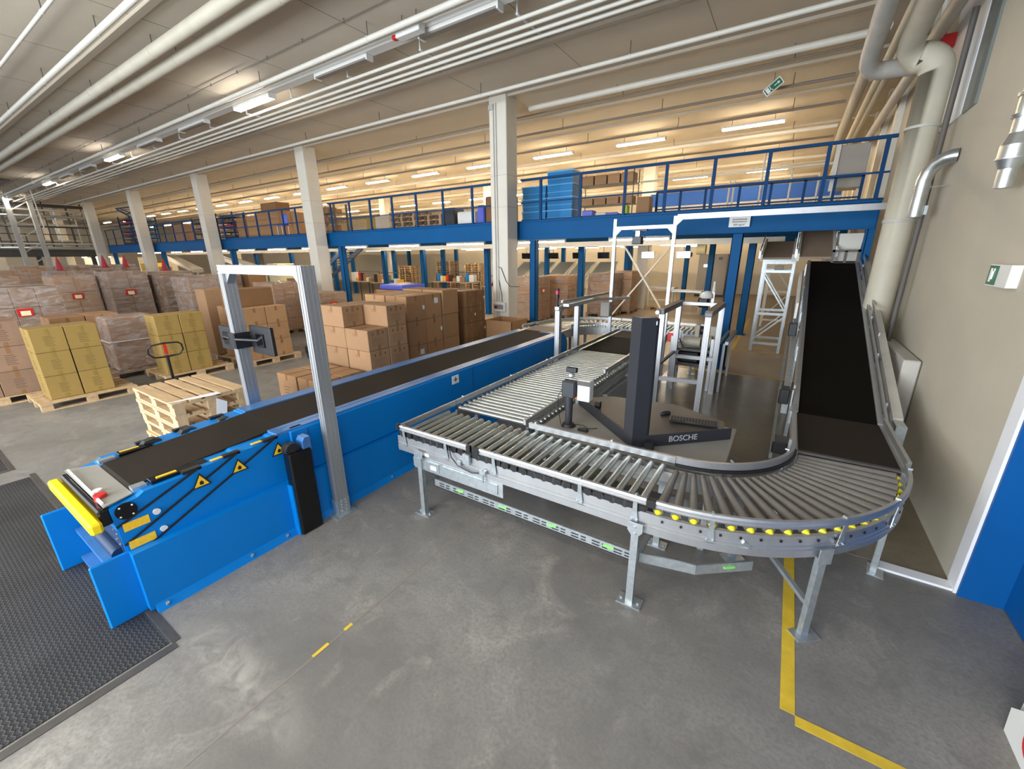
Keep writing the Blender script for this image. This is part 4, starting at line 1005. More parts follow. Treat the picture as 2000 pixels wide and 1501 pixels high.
for a in (170, 135, 100):
    ar = math.radians(a); leg(t, fx + 1.4 * math.cos(ar), fy + 1.4 * math.sin(ar), .66, head=False); leg(t, fx + .70 * math.cos(ar), fy + .70 * math.sin(ar), .66, head=False)
t = thing('roller_conveyor', (-2.4, 9.1, 0), 'short far roller conveyor crossing behind the black belt', 'roller conveyor', 'linked roller conveyors')
MB().sweep(up_(frame_profile(-.03, 0), H2), line(-3.13, 9.58, -1.3, 9.58, 0, 1)).build('side_frame', 'alu', t)
MB().sweep(up_(frame_profile(-.03, 0), H2), line(-3.13, 8.84, -1.3, 8.84, 0, -1)).build('side_frame', 'alu', t)
MB().sweep(up_(rail_profile(0), H2), line(-3.13, 9.58, -1.3, 9.58, 0, 1)).build('guide_rail', 'alu', t)
for i in range(20): MB().cyl((-3.08 + i * .09, 8.87, RZ + H2), (-3.08 + i * .09, 9.55, RZ + H2), .025, n=10).build('roller', 'roller', t)
for x in (-2.95, -1.4): leg(t, x, 8.87, .66, head=False); leg(t, x, 9.5, .66, head=False)
# inlet belt between loader and far curve
t = thing('belt_conveyor', (-3.97, 7.6, 0), 'short belt bridge at the far end of the blue loader', 'belt conveyor')
MB().box(-4.55, -3.80, 7.14, 8.06, .83, .87).build('belt', 'belt_brown', t)
MB().box(-4.61, -4.56, 7.12, 8.08, .70, .87).box(-3.79, -3.74, 7.12, 8.08, .70, .87).build('side_frame', 'alu', t)
leg(t, -4.58, 7.6, .70, head=False); leg(t, -3.77, 7.6, .70, head=False)
MB().sweep(up_(rail_profile(0), H2 + .02), line(-4.61, 7.5, -4.61, 8.1, -1, 0)).build('guide_rail', 'alu', t)

# ================================================================== tall gantry with scanner over the far conveyor
t = thing('scanner_gantry', (-2.3, 8.4, 0), 'tall slim aluminium gantry carrying an overhead scanner', 'portal frame')
for x in (-2.985, -1.865):
    y = 8.34; extrude_profile(MB(), (x, y, .0), (x, y, 3.03), .06, .06).build('upright', 'alu', t)
extrude_profile(MB(), (-2.95, 8.34, 2.86), (-1.9, 8.34, 2.86), .06, .06).build('crossbar', 'alu', t)
extrude_profile(MB(), (-1.835, 8.34, 3.01), (1.374, 8.52, 3.02), .06, .09).build('tie_bar', 'alu', t)
for x, s in ((-2.955, 1), (-1.895, -1)): MB().prism([(x, 2.83), (x + s * .1, 2.83), (x, 2.73)], 'y', 8.32, 8.36).build('corner_bracket', 'alu', t)
MB().prism([(-1.835, 2.965), (-1.74, 2.965), (-1.835, 2.87)], 'y', 8.32, 8.36).build('corner_bracket', 'alu', t)
MB().bar((-2.985, 8.34, .75), (-3.12, 8.1, .3), .04, .04).build('stay', 'alu', t)
s = thing('overhead_scanner', (-2.52, 8.34, 2.55), 'black overhead scanner hanging from the slim gantry crossbar', 'scanner')
MB().bbox(-2.62, -2.44, 8.26, 8.42, 2.56, 2.70).build('body', 'black', s)
MB().box(-2.57, -2.49, 8.30, 8.38, 2.70, 2.80).build('neck', 'galv', s)
MB().box(-2.62, -2.36, 8.28, 8.40, 2.80, 2.83).build('mount_plate', 'black', s)
MB().tube([(-2.47, 8.32, 2.8), (-2.40, 8.30, 2.72), (-2.38, 8.32, 2.64), (-2.44, 8.34, 2.6)], .008, 6).build('cable', 'black', s)

# portal with beacon (left of the long conveyor)
t = thing('scanner_stand', (-3.12, 6.5, 0), 'low aluminium stand with angled arms beside the long conveyor', 'portal frame')
for y in (6.22, 6.98): extrude_profile(MB(), (-3.12, y, .0), (-3.12, y, 1.50), .08, .09).build('upright', 'alu', t)
extrude_profile(MB(), (-3.12, 6.16, 1.54), (-3.12, 7.42, 1.54), .08, .06).build('crossbar', 'alu', t)
MB().bbox(-3.06, -2.94, 6.25, 7.30, 1.56, 1.62).build('reader_unit', 'galv', t)
extrude_profile(MB(), (-3.02, 7.36, 1.58), (-2.55, 8.2, 1.56), .04, .05).build('arm', 'alu', t)
extrude_profile(MB(), (-3.10, 6.3, 1.64), (-3.0, 8.2, 1.64), .04, .04).build('arm', 'alu', t)
MB().prism([(6.275, 1.51), (6.38, 1.51), (6.275, 1.41)], 'x', -3.14, -3.10).build('corner_bracket', 'alu', t)
MB().bbox(-2.98, -2.80, 7.75, 7.92, 1.22, 1.50).build('switch_box', 'cabinet', t)
s = thing('signal_beacon', (-3.12, 6.16, 1.57), 'black signal beacon with red lens on top of the low stand', 'beacon')
MB().cyl((-3.12, 6.17, 1.575), (-3.12, 6.17, 1.60), .04, n=12).cyl((-3.12, 6.17, 1.60), (-3.12, 6.17, 1.70), .022, n=12).build('base', 'black', s)
MB().cyl((-3.12, 6.17, 1.70), (-3.12, 6.17, 1.77), .034, n=14).build('housing', 'black', s)
MB().cyl((-3.12, 6.17, 1.77), (-3.12, 6.17, 1.83), .034, n=16).build('lens', 'redglow', s)
MB().cyl((-3.12, 6.17, 1.83), (-3.12, 6.17, 1.86), .034, n=14).build('cap', 'black', s)

# aluminium frame with brown top bars
t = thing('aluminium_workstation', (-1.2, 7.1, 0), 'open aluminium frame with brown padded top bars inside the conveyor loop', 'frame')
for (x, y) in ((-1.52, 6.55), (-.88, 6.62), (-1.52, 7.72), (-.84, 7.74)): extrude_profile(MB(), (x, y, .004), (x, y, 1.52), .08, .08).build('leg', 'alu', t)
for x in (-1.52, -.86): 
    o = MB().bbox(x - .055, x + .055, 6.42, 7.85, 1.52, 1.59).build('top_bar', 'alu_dark', t); 
    MB().box(x - .05, x + .05, 6.43, 7.84, 1.59, 1.60).build('pad', 'belt_brown', o)
MB().cyl((-1.55, 6.35, 1.555), (-1.55, 6.42, 1.555), .03, n=12).build('bar_end', 'galv', t)
extrude_profile(MB(), (-1.48, 7.72, 1.56), (-.90, 7.74, 1.56), .04, .05).build('crossbar', 'alu', t)
extrude_profile(MB(), (-1.48, 6.55, .50), (-.92, 6.62, .50), .06, .06).build('crossbar', 'alu', t)
extrude_profile(MB(), (-1.48, 7.72, .62), (-.88, 7.74, .62), .06, .06).build('crossbar', 'alu', t)
extrude_profile(MB(), (-1.52, 6.6, .70), (-1.52, 7.7, .70), .04, .04).build('crossbar', 'alu_dark', t)
# machinery behind the frame
t = thing('drive_station', (-1.1, 8.2, 0), 'drive station with motors and pneumatic parts inside the aluminium frame', 'machine')
MB().box(-1.62, -.90, 7.85, 8.55, .42, .48).box(-1.62, -.90, 7.85, 8.55, .70, .74).build('shelf', 'darkmetal', t)
for x in (-1.6, -.93):
    for y in (7.87, 8.5): MB().box(x - .025, x + .025, y - .025, y + .025, .005, .95).build('leg', 'alu', t)
MB().cyl((-1.45, 8.05, .84), (-1.15, 8.05, .84), .09, n=18).cyl((-1.12, 8.1, .84), (-.98, 8.1, .84), .12, n=18).build('motor', 'beigemotor', t)
MB().cyl((-1.3, 8.3, 1.02), (-1.0, 8.3, 1.02), .08, n=16).build('motor', 'darkmetal', t)
MB().bbox(-1.08, -.9, 8.2, 8.4, .9, 1.12).bbox(-1.28, -1.20, 8.1, 8.2, .9, 1.15).build('gearbox', 'beigemotor', t)
MB().bbox(-1.5, -1.15, 7.95, 8.4, .48, .66).bbox(-1.12, -.92, 7.95, 8.4, .48, .64).build('valve_box', 'black', t)
MB().tube([(-1.5, 7.95, .9), (-1.42, 7.9, .75), (-1.2, 7.92, .70), (-.98, 7.9, .78), (-.9, 7.95, .95)], .012, 6).tube([(-1.05, 7.9, .9), (-1.0, 7.88, .7), (-.85, 7.9, .6)], .01, 6).build('hose', 'black', t)
t = thing('side_table', (-.76, 8.5, 0), 'low aluminium profile table beside the large blue post', 'table')
for (x, y) in ((-.75, 7.92), (-.75, 9.1)): extrude_profile(MB(), (x, y, .004), (x, y, .88), .04, .04).build('leg', 'alu', t)
extrude_profile(MB(), (-.82, 7.86, .90), (-.82, 9.2, .90), .04, .04).build('rail', 'alu', t)
extrude_profile(MB(), (-.71, 7.86, .90), (-.71, 9.2, .90), .06, .06).build('rail', 'alu', t)
tag(MB().bbox(-1.70, -1.58, 7.85, 8.0, .84, 1.0).build('emergency_stop_box', 'red'), 'small red switch box beside the aluminium frame', 'switch box')

# ================================================================== desk, parcel scale and its equipment
t = thing('work_desk', (-1.0, 3.75, 0), 'light grey desk inside the conveyor loop under the parcel scale', 'desk')
MB().bbox(-1.86, -.19, 3.24, 4.32, .715, .745, .006).build('tabletop', 'desk', t)
for (x, y) in ((-1.78, 3.32), (-.27, 3.32), (-1.78, 4.24), (-.27, 4.24)): MB().box(x - .025, x + .025, y - .025, y + .025, .004 if y > 3.9 else 0, .715).build('leg', 'galv', t)
t = thing('parcel_scale', (-.95, 3.8, .745), 'dark grey parcel scale with angled platform and lettering', 'parcel scale')
fc_ = (-.93, 3.38)
pl = [(-.93, 3.36), (-.22, 4.02), (-.28, 4.26), (-.80, 4.50), (-1.48, 4.42), (-1.80, 4.16)]
pi_ = [(-.93, 3.42), (-.27, 4.03), (-.31, 4.22), (-.80, 4.46), (-1.46, 4.38), (-1.75, 4.15)]
MB().prism(pi_, 'z', .76, .835).build('platform', 'scaletop', t)
def wall_(a, b_, h0, h1, th=.012):
    a = Vector((*a, 0)); b_ = Vector((*b_, 0)); m = MB().bar(a + Vector((0, 0, (h0 + h1) / 2)), b_ + Vector((0, 0, (h0 + h1) / 2)), th, h1 - h0); return m
wall_(pl[0], pl[1], .75, .86).build('front_apron', 'scale', t)
wall_(pl[0], pl[5], .75, .86).build('side_apron', 'scale', t)
ang = math.atan2(pl[1][1] - pl[0][1], pl[1][0] - pl[0][0])
n_ = Vector((math.sin(ang), -math.cos(ang), 0)) * .008
mid = Vector((-.93 + .50 * (.71), 3.36 + .50 * (.66), .805)) + n_
o = text('BOSCHE', .075, mid, (PI / 2, 0, ang), t, 'letter')
ang2 = math.atan2(pl[0][1] - pl[5][1], pl[0][0] - pl[5][0])
n2 = Vector((math.sin(ang2), -math.cos(ang2), 0)) * .008
mid2 = Vector(((pl[0][0] + pl[5][0]) / 2, (pl[0][1] + pl[5][1]) / 2, .805)) + n2
text('BOSCHE', .075, mid2, (PI / 2, 0, ang2), t, 'scaletop')
# V shaped post
m = MB()
v = [(-.93, 3.345), (-.835, 3.455), (-.86, 3.51), (-.925, 3.43), (-1.0, 3.50), (-1.04, 3.44)]
m.prism(v, 'z', .76, 1.90); m.build('post', 'scale', t)
MB().prism([(-.835, 3.455), (-.82, 3.47), (-.845, 3.52), (-.86, 3.51)], 'z', .80, 1.89).build('post_edge', 'black', t)
MB().box(-.838, -.832, 3.44, 3.46, 1.84, 1.87).build('screw_head', 'white', t)
MB().prism([(-.83, 3.38), (-.76, 3.38), (-.76, 3.45), (-.83, 3.45)], 'z', .75, .82).build('joint_block', 'black', t)
# keyboard
t = thing('keyboard', (-.5, 4.0, .835), 'black computer keyboard lying on the scale platform', 'keyboard')
kc = Vector((-.55, 4.02, .835)); ka = math.radians(8)
m = MB().bbox(-.21, .21, -.07, .07, .008, .024, .004); o = m.build('base', 'black', t, loc=(0, 0, 0)); o.location = (0, 0, 0)
k = MB()
for r in range(5):
    for c_ in range(15):
        if r == 0 and 4 < c_ < 10: continue
        k.box(-.20 + c_ * .027, -.178 + c_ * .027, -.058 + r * .024, -.039 + r * .024, .024, .029)
o2 = k.build('keys', 'rubber', t, loc=(0, 0, 0)); o2.location = (0, 0, 0); o2['kind'] = 'stuff'
o3 = MB().box(-.20, -.17, .04, .06, .0, .008).box(.17, .20, .04, .06, .0, .008).box(-.20, -.17, -.06, -.04, 0, .008).box(.17, .20, -.06, -.04, 0, .008).build('feet', 'black', t, loc=(0, 0, 0)); o3.location = (0, 0, 0)
t.location = kc; t.rotation_euler = (0, 0, ka)
t = thing('mouse', (-.83, 4.12, .835), 'black computer mouse beside the keyboard', 'mouse')
m = MB(); pts = []
for i in range(7):
    a = i / 6; pts.append((-.055 + .11 * a, 0, .012))
import bmesh
def blob(name, mt, parent, c, s, rot=0, loc=None):
    me = D.meshes.new(name); bm = bmesh.new(); bmesh.ops.create_uvsphere(bm, u_segments=20, v_segments=12, radius=1)
    for v_ in bm.verts:
        v_.co.z = max(v_.co.z, -.35)
        v_.co = Vector((v_.co.x * s[0], v_.co.y * s[1], v_.co.z * s[2]))
    for f in bm.faces: f.smooth = True
    bm.to_mesh(me); bm.free(); me.materials.append(M[mt]); o = D.objects.new(name, me); C.objects.link(o)
    if parent: o.parent = parent; o.location = Vector(c) - parent_world(parent)
    else: o.location = c
    o.rotation_euler = (0, 0, rot); return o
blob('shell', 'black', t, (-.83, 4.12, .847), (.06, .033, .028), .9)
wh = MB().cyl((-.805, 4.150, .862), (-.795, 4.142, .862), .006, n=8).build('wheel', 'blackgloss', t)
tag(MB().bbox(-1.52, -1.46, 3.93, 3.98, .835, .90, .004).build('small_puck', 'black'), 'small black block on the left of the scale platform', 'block')
t = thing('scanner_stand', (-1.63, 3.53, .745), 'dark grey desk scanner on a round foot with small camera on top', 'scanner', None)
MB().cyl((-1.63, 3.53, .745), (-1.63, 3.53, .775), .075, .055, n=24).build('foot', 'black', t)
MB().tube([(-1.63, 3.53, .77), (-1.63, 3.53, .95), (-1.63, 3.53, 1.08)], [.035, .038, .042], 14).build('stem', 'scale', t)
MB().bbox(-1.70, -1.56, 3.49, 3.58, 1.05, 1.22, .012).build('head', 'scale', t)
MB().bbox(-1.55, -1.42, 3.53, 3.63, 1.03, 1.24, .006).build('reader', 'offwhite', t)
MB().box(-1.55, -1.42, 3.525, 3.53, 1.19, 1.235).build('reader_window', 'darkmetal', t)
o = blob('camera_ball', 'galv', t, (-1.62, 3.54, 1.27), (.035, .035, .035))
MB().bbox(-1.67, -1.56, 3.52, 3.56, 1.305, 1.355, .006).build('camera', 'black', t)
MB().tube([(-1.69, 3.52, 1.15), (-1.74, 3.50, 1.05), (-1.73, 3.50, .9), (-1.70, 3.50, .76)], .004, 6).tube([(-1.6, 3.56, .76), (-1.5, 3.6, .752), (-1.42, 3.55, .752), (-1.35, 3.6, .755)], .004, 6).build('cable', 'black', t)
tag(MB().bbox(-1.50, -1.40, 3.46, 3.50, .745, .775, .004).bbox(-1.49, -1.43, 3.50, 3.53, .745, .765, .004).build('power_adapter', 'black'), 'small black power adapter on the desk beside the scanner foot', 'adapter')
tag(MB().prism([(-.62, 3.36), (-.44, 3.38), (-.41, 3.43), (-.60, 3.42)], 'z', .745, .748).build('paper_note', 'desk'), 'cream paper strip lying on the desk in front of the scale', 'paper')
t = thing('joystick_box', (-1.82, 4.2, 0), 'small orange based control stick on the rail of the long conveyor', 'control stick')
MB().bbox(-1.855, -1.785, 4.15, 4.23, .80, .83, .004).build('base', 'orange', t)
MB().cyl((-1.82, 4.19, .83), (-1.82, 4.20, .93), .006, n=8).cyl((-1.82, 4.20, .93), (-1.82, 4.20, .97), .012, n=8).build('stick', 'white', t)
MB().box(-1.85, -1.79, 4.18, 4.20, .66, .80).build('bracket', 'galv', t)

# ================================================================== floor items
t = thing('tread_plate_mat', (-4.4, -.5, 0), 'large dark tread plate dock ramp in the lower left floor', 'dock plate')
MB().box(-7.0, -3.02, -2.6, .50, .0, .006).build('plate', 'tread', t)
MB().box(-3.0, -2.94, -2.6, .52, 0, .004).box(-7.1, -3.0, .51, .555, 0, .004).build('frame', 'darkmetal', t)
t = thing('tread_plate_mat', (-7.9, -.3, 0), 'second dark dock plate cut by the left picture edge', 'dock plate')
MB().box(-12.0, -7.5, -2.0, .40, .0, .006).build('plate', 'tread', t)
MB().box(-7.48, -7.42, -2.0, .45, 0, .004).box(-12.0, -7.48, .41, .45, 0, .004).build('frame', 'darkmetal', t)
for i, (p, lb) in enumerate([([(.33, 2.16), (.40, 2.16), (.40, 3.80), (.33, 3.80)], 'yellow floor line running under the roller curve'), ([(.40, 2.10), (.40, 2.16), (1.3, 2.16), (1.3, 2.10)], 'yellow floor line turning right at the bottom edge'),
                             ([(-.97, 11.85), (-.89, 11.85), (-.93, 18), (-1.0, 18)], 'yellow floor line running back beside the second blue post'), ([(-.97, 11.80), (.3, 11.80), (.3, 11.86), (-.97, 11.86)], 'thin yellow floor line crossing before the support tower')]):
    z0 = 0 if i < 2 else .004
    tag(MB().prism(p, 'z', z0, z0 + .002).build('floor_line', 'paintyellow'), lb, 'floor marking')
t = thing('wall_unit', (1.5, 2.4, 0), 'white plastic unit with red disc at the lower right edge', 'fire unit')

# ================================================================== pallets and cartons
def pallet_mesh(mb, x0, y0, lx, ly, z0, along='x'):
    # boards run along 'along' axis on top; 9 blocks; bottom runners
    h = .144; tb = .022
    n = 5
    if along == 'x':
        for i in range(n):
            w = .14 if i in (0, 4) else .11; yc = y0 + .07 + (ly - .14) * i / 4
            mb.box(x0, x0 + lx, yc - w / 2, yc + w / 2, z0 + h - tb, z0 + h)
        for i in range(3):
            xc = x0 + .07 + (lx - .14) * i / 2
            mb.box(xc - .07, xc + .07, y0, y0 + ly, z0 + h - 2 * tb, z0 + h - tb)
            for j in range(3):
                yc = y0 + .06 + (ly - .12) * j / 2; mb.box(xc - .07, xc + .07, yc - .05, yc + .05, z0 + tb, z0 + h - 2 * tb)
        for j in range(3):
            yc = y0 + .06 + (ly - .12) * j / 2; mb.box(x0, x0 + lx, yc - .05, yc + .05, z0, z0 + tb)
    else:
        for i in range(n):
            w = .14 if i in (0, 4) else .11; xc = x0 + .07 + (lx - .14) * i / 4
            mb.box(xc - w / 2, xc + w / 2, y0, y0 + ly, z0 + h - tb, z0 + h)
        for i in range(3):
            yc = y0 + .07 + (ly - .14) * i / 2
            mb.box(x0, x0 + lx, yc - .07, yc + .07, z0 + h - 2 * tb, z0 + h - tb)
            for j in range(3):
                xc = x0 + .06 + (lx - .12) * j / 2; mb.box(xc - .05, xc + .05, yc - .07, yc + .07, z0 + tb, z0 + h - 2 * tb)
        for j in range(3):
            xc = x0 + .06 + (lx - .12) * j / 2; mb.box(xc - .05, xc + .05, y0, y0 + ly, z0, z0 + tb)
    return mb
def pallet(x0, y0, lx, ly, z0, label, along='y', m='wood', group='wooden pallets'):
    o = pallet_mesh(MB(), x0, y0, lx, ly, z0, along).build('wooden_pallet', m)
    return tag(o, label, 'pallet', group)

CART = {}
def carton(x1, y0, z0, dx, dy, dz, mt, label, group, style='plain', name='cardboard_box'):
    """front face +X at x1, extends to -X by dx; y0..y0+dy"""
    key = (round(dx, 3), round(dy, 3), round(dz, 3), mt, style)
    if key in CART:
        o = copy_tree(CART[key])
    else:
        g = .004
        o = D.objects.new(name, None); D.objects.remove(o)
        me = MB().bbox(-dx + g, -g, g, dy - g, .001, dz - .003, .006)
        o = me.build(name, mt, loc=(0, 0, 0))
        tp = 'tapey' if mt == 'cardboard_y' else 'tape'
        if style != 'bare':
            MB().box(-dx / 2 - .025, -dx / 2 + .025, g, dy - g, dz - .003, dz - .001).box(-dx / 2 - .025, -dx / 2 + .025, g - .002, g, dz - .10, dz - .003).build('tape_strip', tp, o, loc=(0, 0, 0))
            MB().box(-g, -g + .002, dy / 2 - .025, dy / 2 + .025, dz - .11, dz - .01).box(-g, -g + .002, dy / 2 - .025, dy / 2 + .025, .005, .08).build('tape_strip', tp, o, loc=(0, 0, 0))
        ink = 'ink_' + mt
        if ink not in M:
            col = M[mt].node_tree.nodes['Principled BSDF']
            base = {'cardboard': (.36, .195, .088), 'cardboard_l': (.31, .175, .085), 'cardboard_d': (.20, .10, .038), 'cardboard_y': (.30, .205, .045), 'cardboard_p': (.25, .15, .09)}[mt]
            M[ink] = mat(ink, tuple(c_ * .48 for c_ in base), .8)
        if style in ('print', 'icons'):
            p = MB()
            if style == 'print':
                for i in range(6): p.box(-g, -g + .001, dy * .36, dy * (.60 + .05 * (i % 2)), dz * (.64 - i * .075), dz * (.665 - i * .075))
                p.box(-g, -g + .001, dy * .46, dy * .54, dz * .78, dz * .84)
                for i in range(5): p.box(-dx * .7, -dx * (.4 + .04 * (i % 3)), g - .001, g, dz * (.6 - i * .09), dz * (.625 - i * .09))
            else:
                for i in range(6): p.box(-g, -g + .001, dy * .2, dy * (.78 - .06 * (i % 2)), dz * (.58 - i * .07), dz * (.595 - i * .07))
                for yy in (.25, .5, .75): p.box(-g, -g + .001, dy * yy - .015, dy * yy + .015, dz * .74, dz * .86)
                for i in range(3): p.box(-dx * .65, -dx * .45, g - .001, g, dz * (.8 - i * .06), dz * (.815 - i * .06))
            p.build('printing', ink, o, loc=(0, 0, 0))
        if style == 'label':
            MB().box(-g, -g + .002, dy * .58, dy * .80, dz * .60, dz * .82).build('paper_label', 'white', o, loc=(0, 0, 0))
        if style == 'tag':
            MB().box(-g, -g + .002, -.0 + dy * .86, dy * .97, dz * .42, dz * .58).build('paper_label', 'white', o, loc=(0, 0, 0))
        for c_ in o.children: c_.location = (0, 0, 0)
        CART[key] = o
    o.location = (x1, y0, z0)
    return tag(o, label, 'box', group)
LAY = {1: ['single'], 2: ['bottom', 'top'], 3: ['bottom', 'middle', 'top'], 4: ['bottom', 'second', 'third', 'top'], 5: ['bottom', 'second', 'third', 'fourth', 'top'], 6: ['bottom', 'second', 'third', 'fourth', 'fifth', 'top']}
def stack(x1, y0, z0, nx, ny, heights, d, mt, group, desc, style='plain', styles=None, jitter=.006):
    dx, dy, dz = d
    for i in range(nx):
        for j in range(ny):
            h = heights[i][j] if isinstance(heights, list) else heights
            for k in range(h):
                vis = (i == 0) or (j == 0) or (k == h - 1) or (isinstance(heights, list) and i > 0 and k >= heights[i - 1][j])
                row = ['front', 'second', 'rear'][i] if nx > 1 else 'front'
                colm = (['only'] if ny == 1 else ['left', 'right'] if ny == 2 else ['left', 'middle', 'right'] if ny == 3 else ['far left', 'left', 'right', 'far right'])[j]
                lab = '%s, %s layer, %s column%s' % (desc, LAY[h][k], colm, (', %s row' % row) if nx > 1 else '')
                st = styles[(j + k) % len(styles)] if styles else style
                carton(x1 - i * (dx + .004) + random.uniform(-jitter, jitter), y0 + j * (dy + .004) + random.uniform(-.004, .004), z0 + k * dz, dx, dy, dz, mt, lab, group, st)
PZ = .145
# yellow load, left
pallet(-10.95, 1.10, 1.05, 1.25, 0, 'light pine pallet under the left yellow cartons')
stack(-10.04, 1.26, PZ, 1, 2, 3, (.58, .41, .395), 'cardboard_y', 'yellow cartons at the left', 'yellow carton on the left pallet', 'print')
# brown cartons far left
pallet(-12.25, .35, 1.25, 1.0, 0, 'pine pallet at the left edge under brown cartons')
stack(-11.0, .42, PZ, 2, 2, 3, (.58, .45, .42), 'cardboard_p', 'brown printed cartons at the left edge', 'brown printed carton at the left edge', 'print')
pallet(-13.9, 1.9, 1.2, 1.2, 0, 'pallet under the low brown cartons behind the left yellow load')
stack(-12.75, 1.95, PZ, 1, 2, 3, (.8, .55, .36), 'cardboard', 'low brown cartons behind the yellow load', 'brown carton behind the left yellow load', 'plain')
# yellow load, centre
pallet(-11.2, 2.86, 1.08, 1.25, 0, 'light pine pallet under the centre yellow cartons, with a pallet truck')
stack(-10.2, 2.93, PZ, 1, 2, 3, (.5, .41, .395), 'cardboard_y', 'yellow cartons in the centre', 'yellow carton on the centre pallet', 'print')
# white wrapped small load
t = thing('wrapped_load', (-11.7, 2.6, 0), 'small whitish wrapped load behind the centre yellow cartons', 'wrapped pallet load', 'film wrapped pallet loads')
pallet_mesh(MB(), -12.15, 2.35, .8, 1.2, 0, 'x').build('pallet', 'wood_old', t)
MB().bbox(-12.0, -11.45, 2.5, 3.25, .146, 1.25, .03).build('cartons', 'cardboard_p', t)
MB().bbox(-12.02, -11.43, 2.48, 3.27, .10, 1.27, .03).build('stretch_film', 'film', t)
MB().box(-12.03, -11.42, 2.47, 3.28, .75, .76).build('strap', 'white', t)
# centre brown load behind portal
pallet(-11.6, 4.35, 1.7, 1.22, 0, 'pine pallet under the brown cartons behind the portal')
stack(-9.97, 4.44, PZ, 2, 2, [[3, 3], [3, 3]], (.60, .485, .39), 'cardboard', 'brown cartons behind the portal', 'brown carton behind the portal', 'plain')
carton(-10.35, 4.46, PZ + .39 * 3, .55, .9, .40, 'cardboard_d', 'wide brown carton lying on top of the cartons behind the portal', 'brown cartons behind the portal', 'bare')
carton(-11.3, 4.3, PZ, .5, .5, 1.55, 'cardboard_l', 'tall pale carton left of the brown cartons behind the portal', 'brown cartons behind the portal', 'bare')
# load right of portal (icons)
pallet(-6.95, 4.30, 1.32, .95, 0, 'pallet under the printed cartons right of the portal', m='wood_old')
stack(-5.66, 4.34, PZ, 2, 2, [[3, 4], [4, 4]], (.60, .43, .36), 'cardboard_l', 'printed pale cartons right of the portal', 'pale carton with printed symbols', 'icons')
# low strapped cartons
for j, (x1, y0, dx, dy) in enumerate([(-6.38, 3.42, .56, .40), (-5.78, 3.42, .56, .40), (-5.78, 3.84, .56, .40), (-6.38, 3.84, .56, .40)]):
    carton(x1, y0, 0, dx, dy, .56, 'cardboard', 'low brown carton on the floor beside the loader, %s' % ['front left of four', 'front right of four', 'rear right of four', 'rear left of four'][j], 'low cartons beside the loader', 'print' if j < 2 else 'plain')
# tall cartons
pallet(-7.35, 5.62, 1.25, 1.6, 0, 'pallet under the tall brown cartons beside the loader', m='wood_old')
stack(-6.12, 5.66, PZ, 2, 2, 3, (.6, .5, .50), 'cardboard', 'tall brown labelled cartons', 'tall brown carton with white label', styles=['label', 'plain', 'tag'])
stack(-6.10, 6.68, PZ, 2, 1, 3, (.6, .50, .515), 'cardboard', 'brown cartons behind the labelled ones', 'brown carton right of the labelled cartons', 'bare')
pallet(-7.35, 7.42, 1.3, .95, 0, 'pallet under the dark brown cartons', m='wood_old')
stack(-6.10, 7.46, PZ, 2, 2, 4, (.55, .36, .365), 'cardboard_d', 'dark brown cartons', 'dark brown carton beside the column', styles=['tag', 'plain'])
# open carton
t = thing('open_carton', (-6.0, 8.4, 0), 'large open brown carton at the foot of the nearest column', 'box')
a0, a1, b0, b1 = -5.98 - .45, -5.50, 7.98 + .42, 8.90
a0 = -6.15; a1 = -5.36; b0 = 8.22; b1 = 8.95
MB().box(a0, a1, b0, b0 + .012, .0, .86).box(a0, a1, b1 - .012, b1, .0, .86).box(a0, a0 + .012, b0, b1, .0, .86).box(a1 - .012, a1, b0, b1, .0, .86).box(a0, a1, b0, b1, 0, .02).build('body', 'cardboard', t)
MB().box(a1, a1 + .002, b1 - .22, b1 - .05, .62, .74).build('paper_label', 'white', t)
MB().box(a0 + .1, a1 - .15, b0 + .1, b1 - .15, .02, .5).build('inner_box', 'cardboard_l', t)

# pallet stack in front
for k in range(6):
    pallet(-6.64 + random.uniform(-.012, .012), 1.53 + random.uniform(-.012, .012), 1.2, .77, k * .1445, 'empty pine pallet in the stack behind the loader, %s from the floor' % ORD[k] if k < 5 else 'empty pine pallet on top of the stack behind the loader', along='x', group='stack of empty pallets behind the loader')
tag(MB().prism([(-5.55, 1.50), (-5.42, 1.9), (-5.42, 2.0), (-5.52, 2.0)], 'z', .868, .872).prism([(1.9, .55), (2.0, .5), (2.05, .75), (1.95, .82)], 'x', -5.437, -5.433).build('film_scrap', 'white'), 'scrap of torn white film on the pallet stack', 'film scrap')

